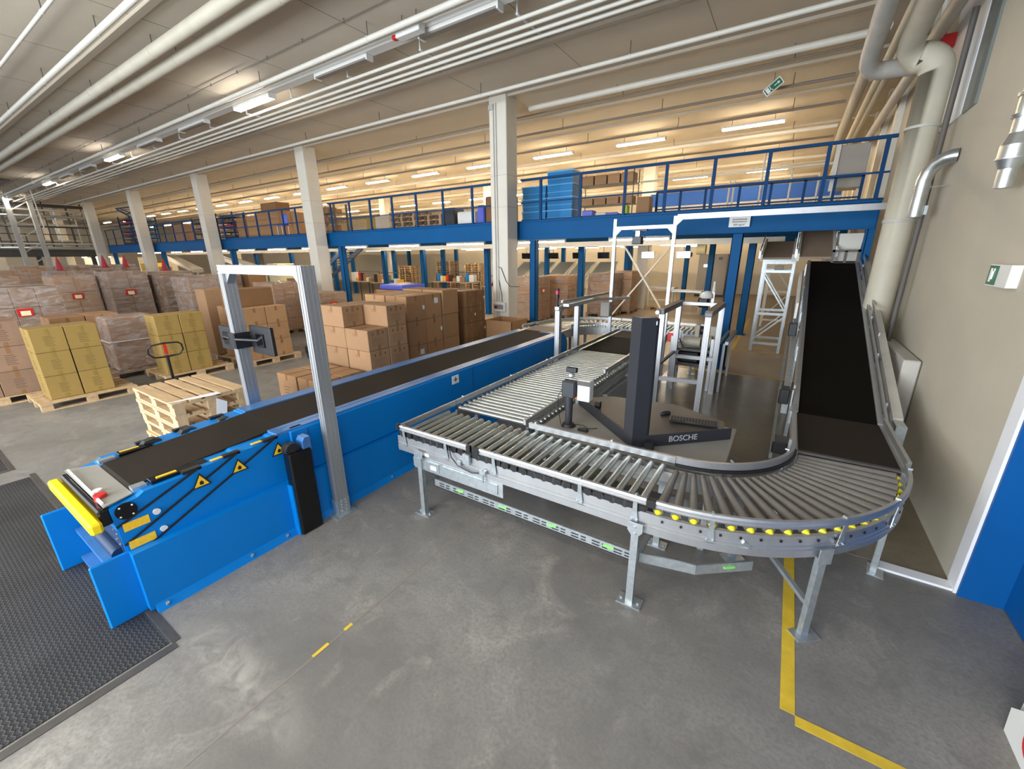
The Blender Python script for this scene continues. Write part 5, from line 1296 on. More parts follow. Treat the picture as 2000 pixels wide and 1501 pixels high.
# pallet trucks
def pallet_truck(x, y, label, hz, lean, yaw_y, red=True):
    t = thing('pallet_truck', (x, y, 0), label, 'pallet truck', 'hand pallet trucks')
    MB().bbox(x - .10, x + .12, y - .12, y + .12, .12, .30, .02).build('pump_unit', 'black', t)
    MB().cyl((x, y - .10, .09), (x, y - .04, .09), .09, n=16).cyl((x, y + .04, .09), (x, y + .10, .09), .09, n=16).build('steering_wheel', 'rubber', t)
    top = Vector((x + lean, y + yaw_y, hz)); base = Vector((x + .02, y, .30))
    MB().tube([base, base.lerp(top, .5), top], .022, 10).build('shaft', 'black', t)
    w = .235; u = (top - base).normalized(); s_ = Vector((0, 1, 0))
    pts = [top - u * .02, top + s_ * w * .8 + u * .0, top + s_ * w * 1.05 + u * .10, top + s_ * w + u * .22, top + s_ * w * .8 + u * .27, top + u * .29, top - s_ * w * .8 + u * .27, top - s_ * w + u * .22, top - s_ * w * 1.05 + u * .10, top - s_ * w * .8, top - u * .02] if red else \
          [top - u * .05, top + s_ * .10 + u * .10, top + s_ * .11 + u * .18, top + s_ * .05 + u * .25, top + u * .26, top - s_ * .05 + u * .25, top - s_ * .11 + u * .18, top - s_ * .10 + u * .10, top - u * .05]
    h = MB().tube(pts, .014, 8).build('handle_loop', 'black', t)
    if red: MB().bar(top + u * .05, top + u * .28, .045, .035).build('grip_lever', 'red', h)
    else: MB().bar(top + u * .08, top + u * .20, .03, .03).build('grip_lever', 'black', h)
    return t
pallet_truck(-9.15, 2.68, 'black hand pallet truck with red lever before the centre yellow load', .78, .30, -.08)
pallet_truck(-9.62, 5.68, 'black hand pallet truck with oval handle right of the brown cartons', 1.02, 0, 0, False)

# wrapped loads
WR = []
def wrapped(x1, y0, lx, ly, h, mt, label, tagcol='red', lay=4):
    t = thing('wrapped_load', (x1, y0, 0), label, 'wrapped pallet load', 'film wrapped pallet loads')
    z0 = .005 if y0 > 9.36 else 0
    pallet_mesh(MB(), x1 - lx, y0, lx, ly, z0, 'y').build('pallet', 'wood_old', t)
    m = MB(); dz = (h - .15) / lay
    nyy = max(2, round(ly / .4)); dy = (ly - .06) / nyy
    for k in range(lay):
        for j in range(nyy): m.bbox(x1 - lx + .03, x1 - .03, y0 + .03 + j * dy + .004, y0 + .03 + (j + 1) * dy - .004, .147 + z0 + k * dz, .147 + z0 + (k + 1) * dz - .006, .008)
    o = m.build('cartons', mt, t)
    # film with wrinkles
    f = MB(); n = 10
    ring = []
    for k in range(7):
        z = .10 + (h - .10) * k / 6 + (.012 if k == 6 else 0); rr_ = []
        for (cx_, cy_) in ((x1 - lx + .02, y0 + .02), (x1 - lx / 2, y0 + .015), (x1 - .02, y0 + .02), (x1 - .012, y0 + ly / 2), (x1 - .02, y0 + ly - .02), (x1 - lx / 2, y0 + ly - .015), (x1 - lx + .02, y0 + ly - .02), (x1 - lx + .012, y0 + ly / 2)):
            rr_.append((cx_ + random.uniform(-.012, .012), cy_ + random.uniform(-.012, .012), z))
        ring += rr_
    f.add(ring, [(k * 8 + i, k * 8 + (i + 1) % 8, (k + 1) * 8 + (i + 1) % 8, (k + 1) * 8 + i) for k in range(6) for i in range(8)] + [tuple(range(48, 56))])
    f.build('stretch_film', 'film', t)
    if tagcol:
        q = MB().box(x1 - .002, x1 + .004, y0 + ly * .35, y0 + ly * .35 + .24, h * .66, h * .66 + .17).build('document_pouch', tagcol, t)
        MB().box(x1 + .004, x1 + .006, y0 + ly * .35 + .05, y0 + ly * .35 + .20, h * .66 + .02, h * .66 + .12).build('note', 'ylabel2', q)
    return t
M['ylabel2'] = mat('pale_yellow_note', (.80, .75, .45), .6)
W = [(-14.0, 1.3, 1.2, 1.2, 1.82, 'cardboard_p', 'wrapped brown load at the left edge with red pouch'),
     (-17.6, 3.0, 1.2, .95, 1.92, 'cardboard', 'wrapped load second from the left edge with red pouch'),
     (-16.8, 4.0, 1.2, 1.0, 2.02, 'cardboard_p', 'tall wrapped load with white papers, third from the left edge'),
     (-16.2, 5.1, 1.2, .95, 1.90, 'cardboard_d', 'brown load with red pouch, fourth from the left edge'),
     (-14.6, 5.2, 1.2, 1.2, 1.84, 'cardboard_p', 'glossy wrapped load left of the portal'),
     (-13.3, 6.9, 1.2, 1.1, 1.62, 'cardboard', 'wrapped load seen through the portal'),
     (-12.0, 7.6, 1.1, 1.0, 1.30, 'cardboard_l', 'low wrapped load with labels seen through the portal'),
     (-19.5, 1.5, 1.2, 1.2, 1.9, 'cardboard', 'wrapped load in the second row behind the left edge load'),
     (-21.0, 3.6, 1.2, 1.2, 2.0, 'cardboard_p', 'wrapped load in the second row, left of the red cones'),
     (-21.5, 5.0, 1.2, 1.2, 2.05, 'cardboard_d', 'wrapped load in the second row under a red cone'),
     (-20.5, 6.4, 1.2, 1.2, 1.9, 'cardboard', 'wrapped load in the second row behind the glossy load'),
     (-18.3, 7.2, 1.2, 1.2, 1.75, 'cardboard_p', 'wrapped load in the second row near the third column'),
     (-25.5, 3.0, 1.2, 1.2, 2.0, 'cardboard', 'wrapped load in the third row, leftmost'),
     (-26.0, 4.6, 1.2, 1.2, 2.1, 'cardboard_l', 'wrapped load in the third row, second from the left'),
     (-26.0, 6.2, 1.2, 1.2, 2.1, 'cardboard_p', 'wrapped load in the third row, third from the left'),
     (-31.0, 4.2, 1.2, 1.2, 2.1, 'cardboard', 'wrapped load in the far row, leftmost'),
     (-31.0, 6.0, 1.2, 1.2, 2.1, 'cardboard_p', 'wrapped load in the far row, middle'),
     (-31.0, 7.6, 1.2, 1.2, 2.1, 'cardboard_d', 'wrapped load in the far row, rightmost')]
for w_ in W: wrapped(*w_, tagcol='red' if random.random() < .7 or 'pouch' in w_[-1] else None)
for (x1, y0, h, lb, mt) in [(-7.35, 12.9, 1.62, 'glowing brown wrapped load behind the beacon, first behind the open carton', 'cardboard_l'), (-6.85, 14.4, 1.62, 'wrapped load under the deck, second behind the beacon', 'cardboard'), (-5.5, 15.6, 1.66, 'wrapped load under the deck, right of the slim post', 'cardboard_p'), (-5.2, 16.8, 1.7, 'wrapped load under the deck, furthest right', 'cardboard')]:
    wrapped(x1, y0, 1.1, 1.1, h, mt, lb, 'red' if y0 < 13 else None, 5)
# red cones on top of loads
def cone(x, y, z, lb):
    t = thing('traffic_cone', (x, y, z), lb, 'cone', 'red cones on the wrapped loads')
    MB().box(x - .13, x + .13, y - .13, y + .13, z, z + .02).build('base', 'conered', t)
    MB().cyl((x, y, z + .02), (x, y, z + .46), .11, .02, n=16).build('body', 'conered', t)
for (x, y, z, lb) in [(-20.2, 2.1, 1.92, 'red cone at the left picture edge'), (-21.6, 4.0, 2.02, 'red cone, second from the left'), (-22.0, 5.3, 2.07, 'red cone, third from the left'), (-21.9, 5.9, 2.07, 'red cone, fourth from the left'), (-21.2, 6.9, 1.92, 'red cone in front of the fifth column, rightmost')]:
    cone(x, y, z, lb)

# ================================================================== things standing on the deck
DZ = 3.195
# blue crates
cr = None; n = 0
def crate(x, y, z, lb):
    global cr
    if cr is None:
        cr = thing('plastic_crate', (0, 0, 0), lb, 'crate', 'blue plastic crates on the deck')
        MB().prism([(-.34, 0), (.34, 0), (.36, .29), (-.36, .29)], 'y', -.2, .2).build('body', 'bluebin', cr)
        MB().box(-.37, .37, -.215, .215, .265, .295).box(-.36, .36, -.205, -.2, .10, .115).build('rim', 'bluerim', cr)
        o = cr
    else: o = copy_tree(cr)
    o.location = (x, y, z); o['label'] = lb; o['group'] = 'blue plastic crates on the deck'
for i in range(2):
    for k in range(3 if i == 0 else 4 if False else (3 if i == 0 else 4)):
        crate(-5.72 + i * .76 - .25, 10.5, DZ + k * .302, 'light blue plastic crate on the deck, %s stack, %s from the bottom' % (['left', 'right'][i], ORD[k]))
# wire rack with boxes
t = thing('wire_rack', (-4.1, 10.6, DZ), 'wire shelf rack behind the railing right of the blue crates', 'shelf')
for x in (-4.72, -3.35):
    for y in (10.4, 10.8): MB().cyl((x, y, DZ), (x, y, DZ + 1.1), .012, n=6).build('upright', 'darkmetal', t)
for z in (.33, .78): MB().box(-4.72, -3.35, 10.38, 10.82, DZ + z, DZ + z + .015).build('shelf', 'darkmetal', t)
for j, z in enumerate((.345, .795)):
    for i in range(4): carton(-4.66 + i * .33 + .30, 10.42, DZ + z + .002, .30, .33, .22 if j else .16, 'cardboard', 'small orange brown box on the wire rack, %s shelf, %s from the left' % (['lower', 'upper'][j], ORD[i]), 'boxes on the wire rack', 'bare')
for i, (x, w_, h, mt, lb) in enumerate([(-4.5, .30, .24, 'bluecover', 'blue bin on the bottom of the wire rack'), (-4.15, .28, .18, 'offwhite', 'white bag on the bottom of the wire rack'), (-3.85, .30, .16, 'bluecover', 'violet blue tray on the bottom of the wire rack'), (-3.55, .12, .30, 'hivis', 'yellow green cloth hanging in the wire rack')]):
    tag(MB().bbox(x - w_ / 2, x + w_ / 2, 10.45, 10.7, DZ + .002, DZ + h, .02).build('storage_item', mt), lb, 'container')
tag(MB().bbox(-3.25, -2.95, 10.4, 10.7, DZ + .002, DZ + .45).build('cardboard_box', 'cardboard_l'), 'pale box leaning beside the wire rack', 'box')
# big boxes between third and second column
for i, (x1, w_, h, lb) in enumerate([(-18.15, 1.7, 1.05, 'large brown carton stack nearest the third column on the deck'), (-20.0, .8, .95, 'tall brown carton left of the large stack on the deck'), (-21.0, .75, .92, 'tall brown carton on the deck beside the brown rack')]):
    tag(MB().bbox(x1 - w_, x1, 10.2, 11.0, DZ + .002, DZ + h, .01).box(x1 - w_, x1, 10.19, 10.2, DZ + h * .5, DZ + h * .5 + .01).build('cardboard_box', 'cardboard'), lb, 'box', 'large cartons on the deck')
tag(MB().bbox(-19.6, -18.4, 10.3, 10.9, DZ + 1.055, DZ + 1.4, .01).build('cardboard_box', 'cardboard_d'), 'brown carton lying on the large stack on the deck', 'box', 'large cartons on the deck')
tag(MB().bbox(-17.3, -16.8, 10.2, 10.7, DZ + .002, DZ + .9, .01).build('cardboard_box', 'cardboard'), 'narrow brown carton behind the blue chair on the deck', 'box', 'large cartons on the deck')
t = thing('chair', (-17.3, 9.95, DZ), 'dark blue chair behind the railing on the deck', 'chair')
MB().bbox(-17.65, -17.25, 10.02, 10.08, DZ + .45, DZ + .85, .02).build('backrest', 'bluecover', t)
MB().bbox(-17.65, -17.25, 9.75, 10.08, DZ + .40, DZ + .44, .01).build('seat', 'bluecover', t)
for (x, y) in ((-17.62, 9.78), (-17.28, 9.78), (-17.62, 10.05), (-17.28, 10.05)): MB().cyl((x, y, DZ), (x, y, DZ + .4), .012, n=6).build('leg', 'galv', t)
# shelving racks with brown/blue stuff
def rack(x0, x1, y, h, n, lb, frame='railblue', fill=('cardboard_d', 'cardboard', 'conered')):
    t = thing('storage_rack', ((x0 + x1) / 2, y, DZ), lb, 'shelf', 'storage racks on the deck')
    for x in (x0, x1):
        MB().box(x - .03, x + .03, y - .3, y - .24, DZ, DZ + h).box(x - .03, x + .03, y + .24, y + .3, DZ, DZ + h).build('upright', frame, t)
    for k in range(n):
        z = DZ + .12 + (h - .15) * k / n
        MB().box(x0, x1, y - .3, y + .3, z, z + .03).build('shelf', frame, t)
        x = x0 + .08; m = MB()
        while x < x1 - .2:
            w_ = random.uniform(.18, .4); m.bbox(x, min(x + w_, x1 - .05), y - .26, y + .1, z + .032, z + .03 + (h / n) * random.uniform(.3, .62), .006); x += w_ + .04
        m.build('stored_goods', fill[k % len(fill)], t)
rack(-23.9, -22.3, 10.6, 1.25, 5, 'storage rack with red brown goods left of the third column on the deck')
rack(-37.4, -35.4, 10.6, 1.8, 7, 'tall narrow rack with dark blue frames beside the fifth column')
rack(-34.6, -33.0, 10.6, 1.6, 6, 'rack of stacked goods on the deck between fourth and fifth column', 'railblue', ('cardboard_d', 'bluebin'))
rack(-27.2, -25.6, 10.8, 1.2, 4, 'rack of brown wooden goods on the deck between third and fourth column', 'railblue', ('wood_old', 'cardboard_d'))
tag(MB().bbox(-29.4, -28.0, 10.3, 11.1, DZ + .002, DZ + .95).build('cardboard_box', 'cardboard_p'), 'brown carton on the deck right of the fourth column', 'box', 'large cartons on the deck')
tag(MB().bbox(-25.4, -24.6, 10.3, 10.9, DZ + .002, DZ + .9).build('grey_panel_box', 'cabinet'), 'grey box on the deck left of the red brown rack', 'box')
rack(-16.0, -14.7, 10.7, 1.1, 3, 'dark bracket rack immediately right of the third column bay', 'darkmetal', ('cardboard',))
tag(MB().bbox(-13.4, -12.7, 10.8, 11.4, DZ + .002, DZ + .55).build('cardboard_box', 'cardboard_y'), 'yellow brown carton on the deck right of the second column', 'box', 'large cartons on the deck')
for i, (x0, x1) in enumerate(((-13.6, -12.5), (-12.55, -11.68))):
    tag(MB().bbox(x0 + (.25 if i == 0 else 0), x1 - .05, 11.6 if i == 0 else 10.5, 12.3 if i == 0 else 11.0, DZ + .002, DZ + .52).build('board_stack', 'mdf'), ['low beige panel box, left of two on the deck', 'low beige panel box, right of two on the deck'][i], 'box', 'beige panel boxes on the deck')
# pallets piled on deck
for k in range(7):
    tag(pallet_mesh(MB(), -11.62 + (k % 2) * .03, 10.3, 1.2, .8, DZ + .002 + k * .146 * .95 if False else DZ + .002 + k * .1445, 'y').build('wooden_pallet', 'wood_old') if k < 4 else pallet_mesh(MB(), -10.36, 10.3, 1.1, .8, DZ + .002 + (k - 4) * .1445, 'y').build('wooden_pallet', 'wood_old'),
        'weathered pallet on the deck, %s pile, %s from the bottom' % ('left' if k < 4 else 'right', ORD[k if k < 4 else k - 4]), 'pallet', 'weathered pallets on the deck')
for i, (x0, x1, z1, mt, lb) in enumerate([(-8.55, -8.05, .55, 'black', 'black clutter bin on the deck before the nearest column'), (-7.95, -7.3, .42, 'offwhite', 'white box on the deck'), (-7.2, -6.95, .55, 'bluecover', 'violet blue box on the deck beside the nearest column'), (-6.9, -6.1, .75, 'cardboard_d', 'dark brown bag stack left of the nearest column')]):
    tag(MB().bbox(x0 - .6, x1 - .6, 10.2, 10.7, DZ + .002, DZ + z1, .03).build('storage_box', mt), lb, 'box')
# conveyors and bright blue panels at the right rear of the deck
t = thing('deck_conveyor', (-1.5, 14.5, DZ), 'cream framed conveyor with bright blue side panels on the deck', 'conveyor')
MB().box(-4.2, .85, 14.9, 14.95, DZ + .62, DZ + 1.02).build('side_panel', 'bluepanel', t)
MB().box(-4.2, .85, 14.6, 14.9, DZ + .50, DZ + .60).build('bed', 'pipew', t)
for x in (-4.0, -3.0, -2.0, -1.0, 0.0, .7): MB().box(x - .03, x + .03, 14.6, 14.66, DZ, DZ + .5).build('leg', 'pipew', t)
t = thing('pipe_rack', (-.9, 12.8, DZ), 'pale vertical pipes and drop lines standing on the deck', 'pipework')
for i, (x, h) in enumerate([(-1.62, .95), (-1.52, .95), (-.92, 1.55), (-.84, 1.2), (-.30, 1.05), (.25, .9)]): MB().cyl((x, 12.8, DZ), (x, 12.8, DZ + h), .022, n=8).build('upright', 'pipew', t)
MB().cyl((-4.3, 13.0, DZ + 1.15), (.7, 13.0, DZ + 1.15), .03, n=8).build('crosspipe', 'pipew', t)
t = thing('grey_enclosure', (.75, 11.8, DZ), 'grey enclosure hung beside the right wall above the deck', 'cabinet')
MB().bbox(.45, .98, 11.6, 12.2, DZ + .45, DZ + 1.25).build('body', 'cabinet', t)
MB().box(.42, .50, 11.56, 11.6, DZ + .4, DZ + 1.28).build('door_frame', 'pipew', t)
for x in (.5, .93): MB().box(x - .02, x + .02, 11.9, 11.94, DZ, DZ + .45).build('leg', 'pipew', t)

# ================================================================== under the deck
# monitors hanging
for i, (x, y, lit) in enumerate([(-9.0, 15, 0), (-7.8, 15, 0), (-6.75, 15, 0), (-5.75, 15, 0), (-4.15, 15, 1), (-3.0, 15, 1)]):
    t = thing('hanging_monitor', (x, y, 2.3), ('lit white monitor hanging under the deck, ' if lit else 'dark monitor hanging under the deck, ') + '%s from the left' % ORD[i], 'monitor', 'monitors hanging under the deck')
    b = MB().bar((x - .22, y, 2.33), (x + .22, y, 2.33), .03, .24)
    b = MB().prism([(y - .02, 2.22), (y + .03, 2.22), (y + .0, 2.44), (y - .05, 2.44)], 'x', x - .22, x + .22).build('housing', 'black', t)
    MB().prism([(y - .024, 2.23), (y - .020, 2.23), (y - .05, 2.43), (y - .054, 2.43)], 'x', x - .21, x + .21).build('screen', 'screen' if lit else 'blackgloss', t)
    MB().cyl((x, y, 2.42), (x, y, 2.95), .012, n=6).build('hanger', 'black', t)
# sorting chutes (bright sloped tables)
for i in range(5):
    x = -12.4 + i * 1.15; y = 19.3
    t = thing('sorting_chute', (x, y, 0), 'sloping galvanised sorting chute under the deck, %s from the left' % ORD[i], 'chute', 'sorting chutes under the deck')
    MB().prism([(y, 1.12), (y + 1.8, 1.95), (y + 1.8, 1.98), (y, 1.15)], 'x', x - .45, x + .45).build('slide', 'galv', t)
    MB().prism([(y, 1.10), (y + 1.8, 1.93), (y + 1.8, 2.03), (y, 1.20)], 'x', x - .48, x - .45).prism([(y, 1.10), (y + 1.8, 1.93), (y + 1.8, 2.03), (y, 1.20)], 'x', x + .45, x + .48).build('side_wall', 'pipew', t)
    for (xx, yy, zz_) in ((x - .42, y + .05, 1.10), (x + .42, y + .05, 1.10), (x - .42, y + 1.7, 1.86), (x + .42, y + 1.7, 1.86)): MB().box(xx - .02, xx + .02, yy - .02, yy + .02, .005, zz_).build('leg', 'pipew', t)
# low roller tables
for i, (x, y) in enumerate([(-4.9, 20.6), (-3.5, 19.2)]):
    t = thing('roller_table', (x, y, 0), ['pale roller table behind the cross brace', 'pale roller table left of the switch cabinet'][i], 'table', 'roller tables under the deck')
    MB().box(x - .6, x + .6, y - .35, y + .35, .80, .86).build('top', 'galv', t)
    for dx in (-.55, .55):
        for dy in (-.3, .3): MB().box(x + dx - .02, x + dx + .02, y + dy - .02, y + dy + .02, .005, .80).build('leg', 'pipew', t)
    MB().box(x - .55, x + .55, y - .31, y - .29, .28, .31).build('crossbar', 'pipew', t)
t = thing('switch_cabinet', (-3.7, 26.3, 0), 'large grey switch cabinet on black plinth at the back', 'cabinet')
MB().bbox(-4.35, -2.9, 26.0, 26.6, .12, 2.30).build('body', 'cabinet', t)
MB().box(-4.38, -2.6, 25.96, 26.6, .005, .12).build('plinth', 'black', t)
MB().box(-3.60, -3.59, 25.985, 26.0, .15, 2.28).build('door_gap', 'black', t)
MB().box(-4.05, -3.85, 25.98, 26.0, 1.62, 1.75).build('display', 'screen', t)
MB().box(-3.35, -3.15, 25.985, 26.0, 2.0, 2.15).build('vent', 'darkmetal', t)
# X brace
t = thing('cross_brace', (-3.7, 13, 0), 'cream steel cross brace under the deck behind the slim gantry', 'brace')
MB().bar((-4.42, 13.0, 2.74), (-2.55, 13.0, .02), .04, .07, (0, 1, 0)).build('diagonal', 'pipew', t)
MB().bar((-2.85, 13.06, 2.74), (-5.0, 13.06, .02), .04, .05, (0, 1, 0)).build('diagonal', 'pipew', t)
MB().box(-4.75, -4.4, 12.98, 13.02, .005, 2.79).build('standing_plate', 'pipew', t) if False else None
tag(pallet_mesh(MB(), -5.0, 18.6, .9, .7, .005, 'x').build('wooden_pallet', 'wood'), 'single bright pallet on the floor under the deck', 'pallet')
# hanging printer thing near blue post
t = thing('draped_cart', (-1.6, 14.0, 0), 'white cloth draped over black machine parts beside the large blue post', 'machine')
MB().box(-1.42, -1.36, 10.7, 10.76, .005, 1.62).build('post', 'alu', t)
MB().bbox(-1.70, -1.46, 10.62, 10.86, 1.16, 1.40, .04).build('machine_head', 'black', t)
blob('cloth', 'white', t, (-1.52, 10.68, 1.42), (.14, .12, .13), .4)
MB().box(-1.41, -1.37, 10.66, 10.70, 1.52, 1.76).build('handle', 'offwhite', t)
# green/yellow drum fan
t = thing('extractor_fan', (-3.0, 17.5, 2.2), 'pale yellow extractor reel under the deck ceiling', 'fan')
MB().cyl((-2.95, 17.0, 2.5), (-2.65, 17.0, 2.5), .17, n=20).build('drum', 'ylabel2', t)
MB().cyl((-2.80, 17.0, 2.6), (-2.80, 17.0, 3.1), .02, n=8).build('hanger', 'black', t)
MB().bbox(-3.35, -3.1, 16.9, 17.1, 2.25, 2.4).build('nozzle', 'black', t)
# packing area left of the main column
tables = [(-19.3, 15.0, 1.7, 1.12, 'packing table with wooden top nearest the second column'), (-17.2, 15.0, 2.2, 1.08, 'packing table crowded with parts behind the second column'), (-15.0, 17.5, 2.8, 1.05, 'packing table behind the blue folded cover'), (-11.9, 17.3, 1.8, .9, 'packing table with monitors left of the nearest column')]
for i, (x, y, w_, h, lb) in enumerate(tables):
    t = thing('packing_table', (x, y, 0), lb, 'table', 'packing tables under the deck')
    MB().box(x - w_ / 2, x + w_ / 2, y - .4, y + .4, h - .04, h).build('tabletop', 'mdf', t)
    for dx in (-w_ / 2 + .05, w_ / 2 - .05):
        for dy in (-.35, .35): MB().box(x + dx - .025, x + dx + .025, y + dy - .025, y + dy + .025, .005, h - .04).build('leg', 'darkmetal', t)
    MB().box(x - w_ / 2, x + w_ / 2, y + .36, y + .4, h + .45, h + .48).box(x - w_ / 2, x - w_ / 2 + .04, y + .36, y + .4, h, h + .48).box(x + w_ / 2 - .04, x + w_ / 2, y + .36, y + .4, h, h + .48).build('overshelf', 'darkmetal', t)
cols = ['offwhite', 'ylabel', 'red', 'black', 'cardboard', 'white', 'cardboard_l', 'bluebin']
kinds = {'offwhite': 'white carton', 'ylabel': 'yellow tray', 'red': 'red tin', 'black': 'black device', 'cardboard': 'brown box', 'white': 'white paper pack', 'cardboard_l': 'pale brown box', 'bluebin': 'blue bin'}
for i, (x, y, w_, h, lb) in enumerate(tables):
    xx = x - w_ / 2 + .12; j = 0
    while xx < x + w_ / 2 - .15:
        s_ = random.uniform(.14, .32); mt = cols[(i * 3 + j) % len(cols)]; hh = random.uniform(.14, .44)
        tag(MB().bbox(xx, xx + s_, y - .25, y - .25 + s_, h + .001, h + hh, .01).build('tabletop_item', mt), '%s on %s, %s from left' % (kinds[mt], ['the front packing table', 'the crowded rear packing table', 'the middle packing table', 'the packing table by the column'][i], ORD[j]), 'container', 'things on the packing tables')
        xx += s_ + .05; j += 1
tag(MB().bbox(-13.8, -12.5, 11.4, 12.7, 1.10, 1.30, .04).build('blue_cover', 'bluecover'), 'shiny blue plastic lid on brown boxes under the deck', 'cover')
tag(MB().bbox(-13.9, -12.4, 11.3, 12.8, .005, 1.095, .01).build('cardboard_box', 'cardboard'), 'big brown box carrying the blue lid under the deck', 'box')
for i, (x, y, n_, mt, lb) in enumerate([(-19.2, 20.6, 14, 'wood_old', 'tall dark pallet pile'), (-17.2, 21.0, 13, 'wood', 'bright pine pallet pile'), (-22.3, 20.2, 12, 'wood', 'low pine pallet pile')]):
    for k in range(n_):
        tag(pallet_mesh(MB(), x, y, 1.2, .8, .005 + k * .1445, 'y').build('wooden_pallet', mt), '%s under the deck, pallet %s from the floor' % (lb, ORD[k]), 'pallet', lb + ' under the deck')
t = thing('fire_extinguisher', (-8.5, 15.8, 0), 'red fire extinguisher left of the nearest column', 'fire extinguisher')
MB().cyl((-8.75, 13.4, .95), (-8.75, 13.4, 1.55), .09, n=16).build('cylinder', 'red', t)
MB().cyl((-8.75, 13.4, 1.55), (-8.75, 13.4, 1.62), .04, n=12).build('valve', 'offwhite', t)
MB().box(-8.85, -8.65, 13.49, 13.51, .005, 1.7).build('backboard', 'railblue', t)

# ================================================================== far left steelwork
t = thing('sorter_platform', (-46, 6, 2.8), 'grey steel sorter platform with railings at the far left', 'platform')
MB().box(-52, -39, 1.0, 9.4, 2.75, 2.95).build('deck', 'darkmetal', t)
MB().box(-38.99, -38.9, 1.0, 9.4, 2.55, 3.0).build('edge_beam', 'darkmetal', t)
MB().box(-38.99, -38.94, 1.0, 9.4, 3.85, 3.9).box(-38.98, -38.95, 1.0, 9.4, 3.4, 3.43).build('handrail', 'darkmetal', t)
for i in range(9): MB().box(-38.99, -38.94, 1.0 + i * 1.04, 1.05 + i * 1.04, 2.95, 3.87).build('post', 'darkmetal', t)
for i in range(4): MB().box(-39.3, -39.1, 1.4 + i * 2.5, 1.6 + i * 2.5, .0, 2.75).build('leg', 'darkmetal', t)
t = thing('overhead_sorter', (-44, 5, 4), 'grey overhead belt sorter on the far left platform', 'conveyor')
MB().box(-44, -42.6, 1.0, 9.3, 3.3, 3.55).build('bed', 'pipegrey', t)
MB().cyl((-42.3, 1.0, 3.6), (-42.3, 9.3, 3.6), .05, n=8).cyl((-42.3, 1.0, 4.6), (-42.3, 9.3, 4.6), .08, n=8).cyl((-42.8, 1.0, 5.1), (-42.8, 9.3, 5.1), .12, n=8).build('side_tube', 'pipew', t)
for i in range(6): MB().box(-42.4, -42.3, 1.5 + i * 1.5, 1.6 + i * 1.5, 2.96, CEIL - .01).build('hanger_post', 'darkmetal', t)
for i in range(5): MB().box(-43.8, -43.4, 1.9 + i * 1.6, 2.2 + i * 1.6, 3.0, 3.3).build('leg', 'galv', t)
t = thing('steel_tower', (-35.8, 7, 0), 'grey steel lattice tower before the far platform', 'tower')
for (x, y) in ((-37, 5.6), (-37, 6.5)): MB().box(x - .12, x + .12, y - .1, y + .1, 0, CEIL - .01).build('upright', 'pipegrey', t)
for i in range(7): MB().bar((-37, 5.6, .5 + i * .75), (-37, 6.5, 1.1 + i * .75), .05, .05).build('lacing', 'pipegrey', t)
t = thing('cantilever_hoist', (-33.5, 10.0, 4.4), 'dark cantilever frame raised between fourth and fifth columns', 'frame')
MB().bar((-33.9, 9.4, 5.2), (-31.2, 9.4, 5.15), .06, .06).bar((-33.9, 9.4, 5.2), (-32.4, 9.9, 4.4), .05, .05).bar((-33.2, 9.4, 5.15), (-33.0, 9.9, 4.9), .05, .05).bar((-34.6, 10.0, 5.0), (-32.0, 10.0, 5.0), .06, .06).bar((-33.9, 9.4, 5.2), (-34.6, 10, 5.0), .05, .05).bar((-33.6, 10.0, 5.0), (-33.4, 10.4, 4.8), .05, .05).build('frame', 'railblue', t)
for i in range(14):
    y = 1.6 + i * .58
    MB().cyl((-38.7 - (i % 3) * .8, y, 2.96), (-38.7 - (i % 3) * .8, y, CEIL - .01), .035, n=6).build('vertical_tube', ['pipegrey', 'darkmetal', 'galv'][i % 3], D.objects['sorter_platform'])
for i, (z, r) in enumerate(((3.05, .10), (3.3, .05), (4.3, .05), (4.9, .07), (5.25, .05), (5.5, .09))):
    MB().cyl((-38.5, 1.2, z), (-38.6, 9.2, z), r, n=8).build('long_tube', ['galv', 'pipegrey', 'darkmetal'][i % 3], D.objects['sorter_platform'])
# extra lights in far left zone
k = 0
for i, (x, y, z) in enumerate([(-46, 12, 5.2), (-49, 12, 5.2), (-43, 12.4, 5.2), (-46, 16, 5.2), (-50, 16, 5.2), (-42, 16, 5.2), (-47, 11, 2.6), (-44, 11, 2.6), (-50, 11, 2.6), (-42, 13, 2.6), (-55, 5, 5.2), (-55, 8, 5.2)]):
    o = copy_tree(pr_); o.location = (x, y, z); o['label'] = 'lit tube light in the far left hall, %s of the far group' % ORD[i]; o['group'] = 'lights in the far left hall'
    for c_ in list(o.children):
        if c_.name.startswith('hanger'): D.objects.remove(c_)
# white sheet panels and blue door at far left
for i, (y, w_) in enumerate([(10.2, 1.0), (11.8, .9), (13.6, 1.1), (15.4, .9)]):
    tag(MB().box(-47.1, -47.0, y, y + w_, .005, 2.5).build('partition_panel', 'pipew'), 'white partition panel in the far left hall, %s from the left' % ORD[i], 'panel', 'partition panels far left')
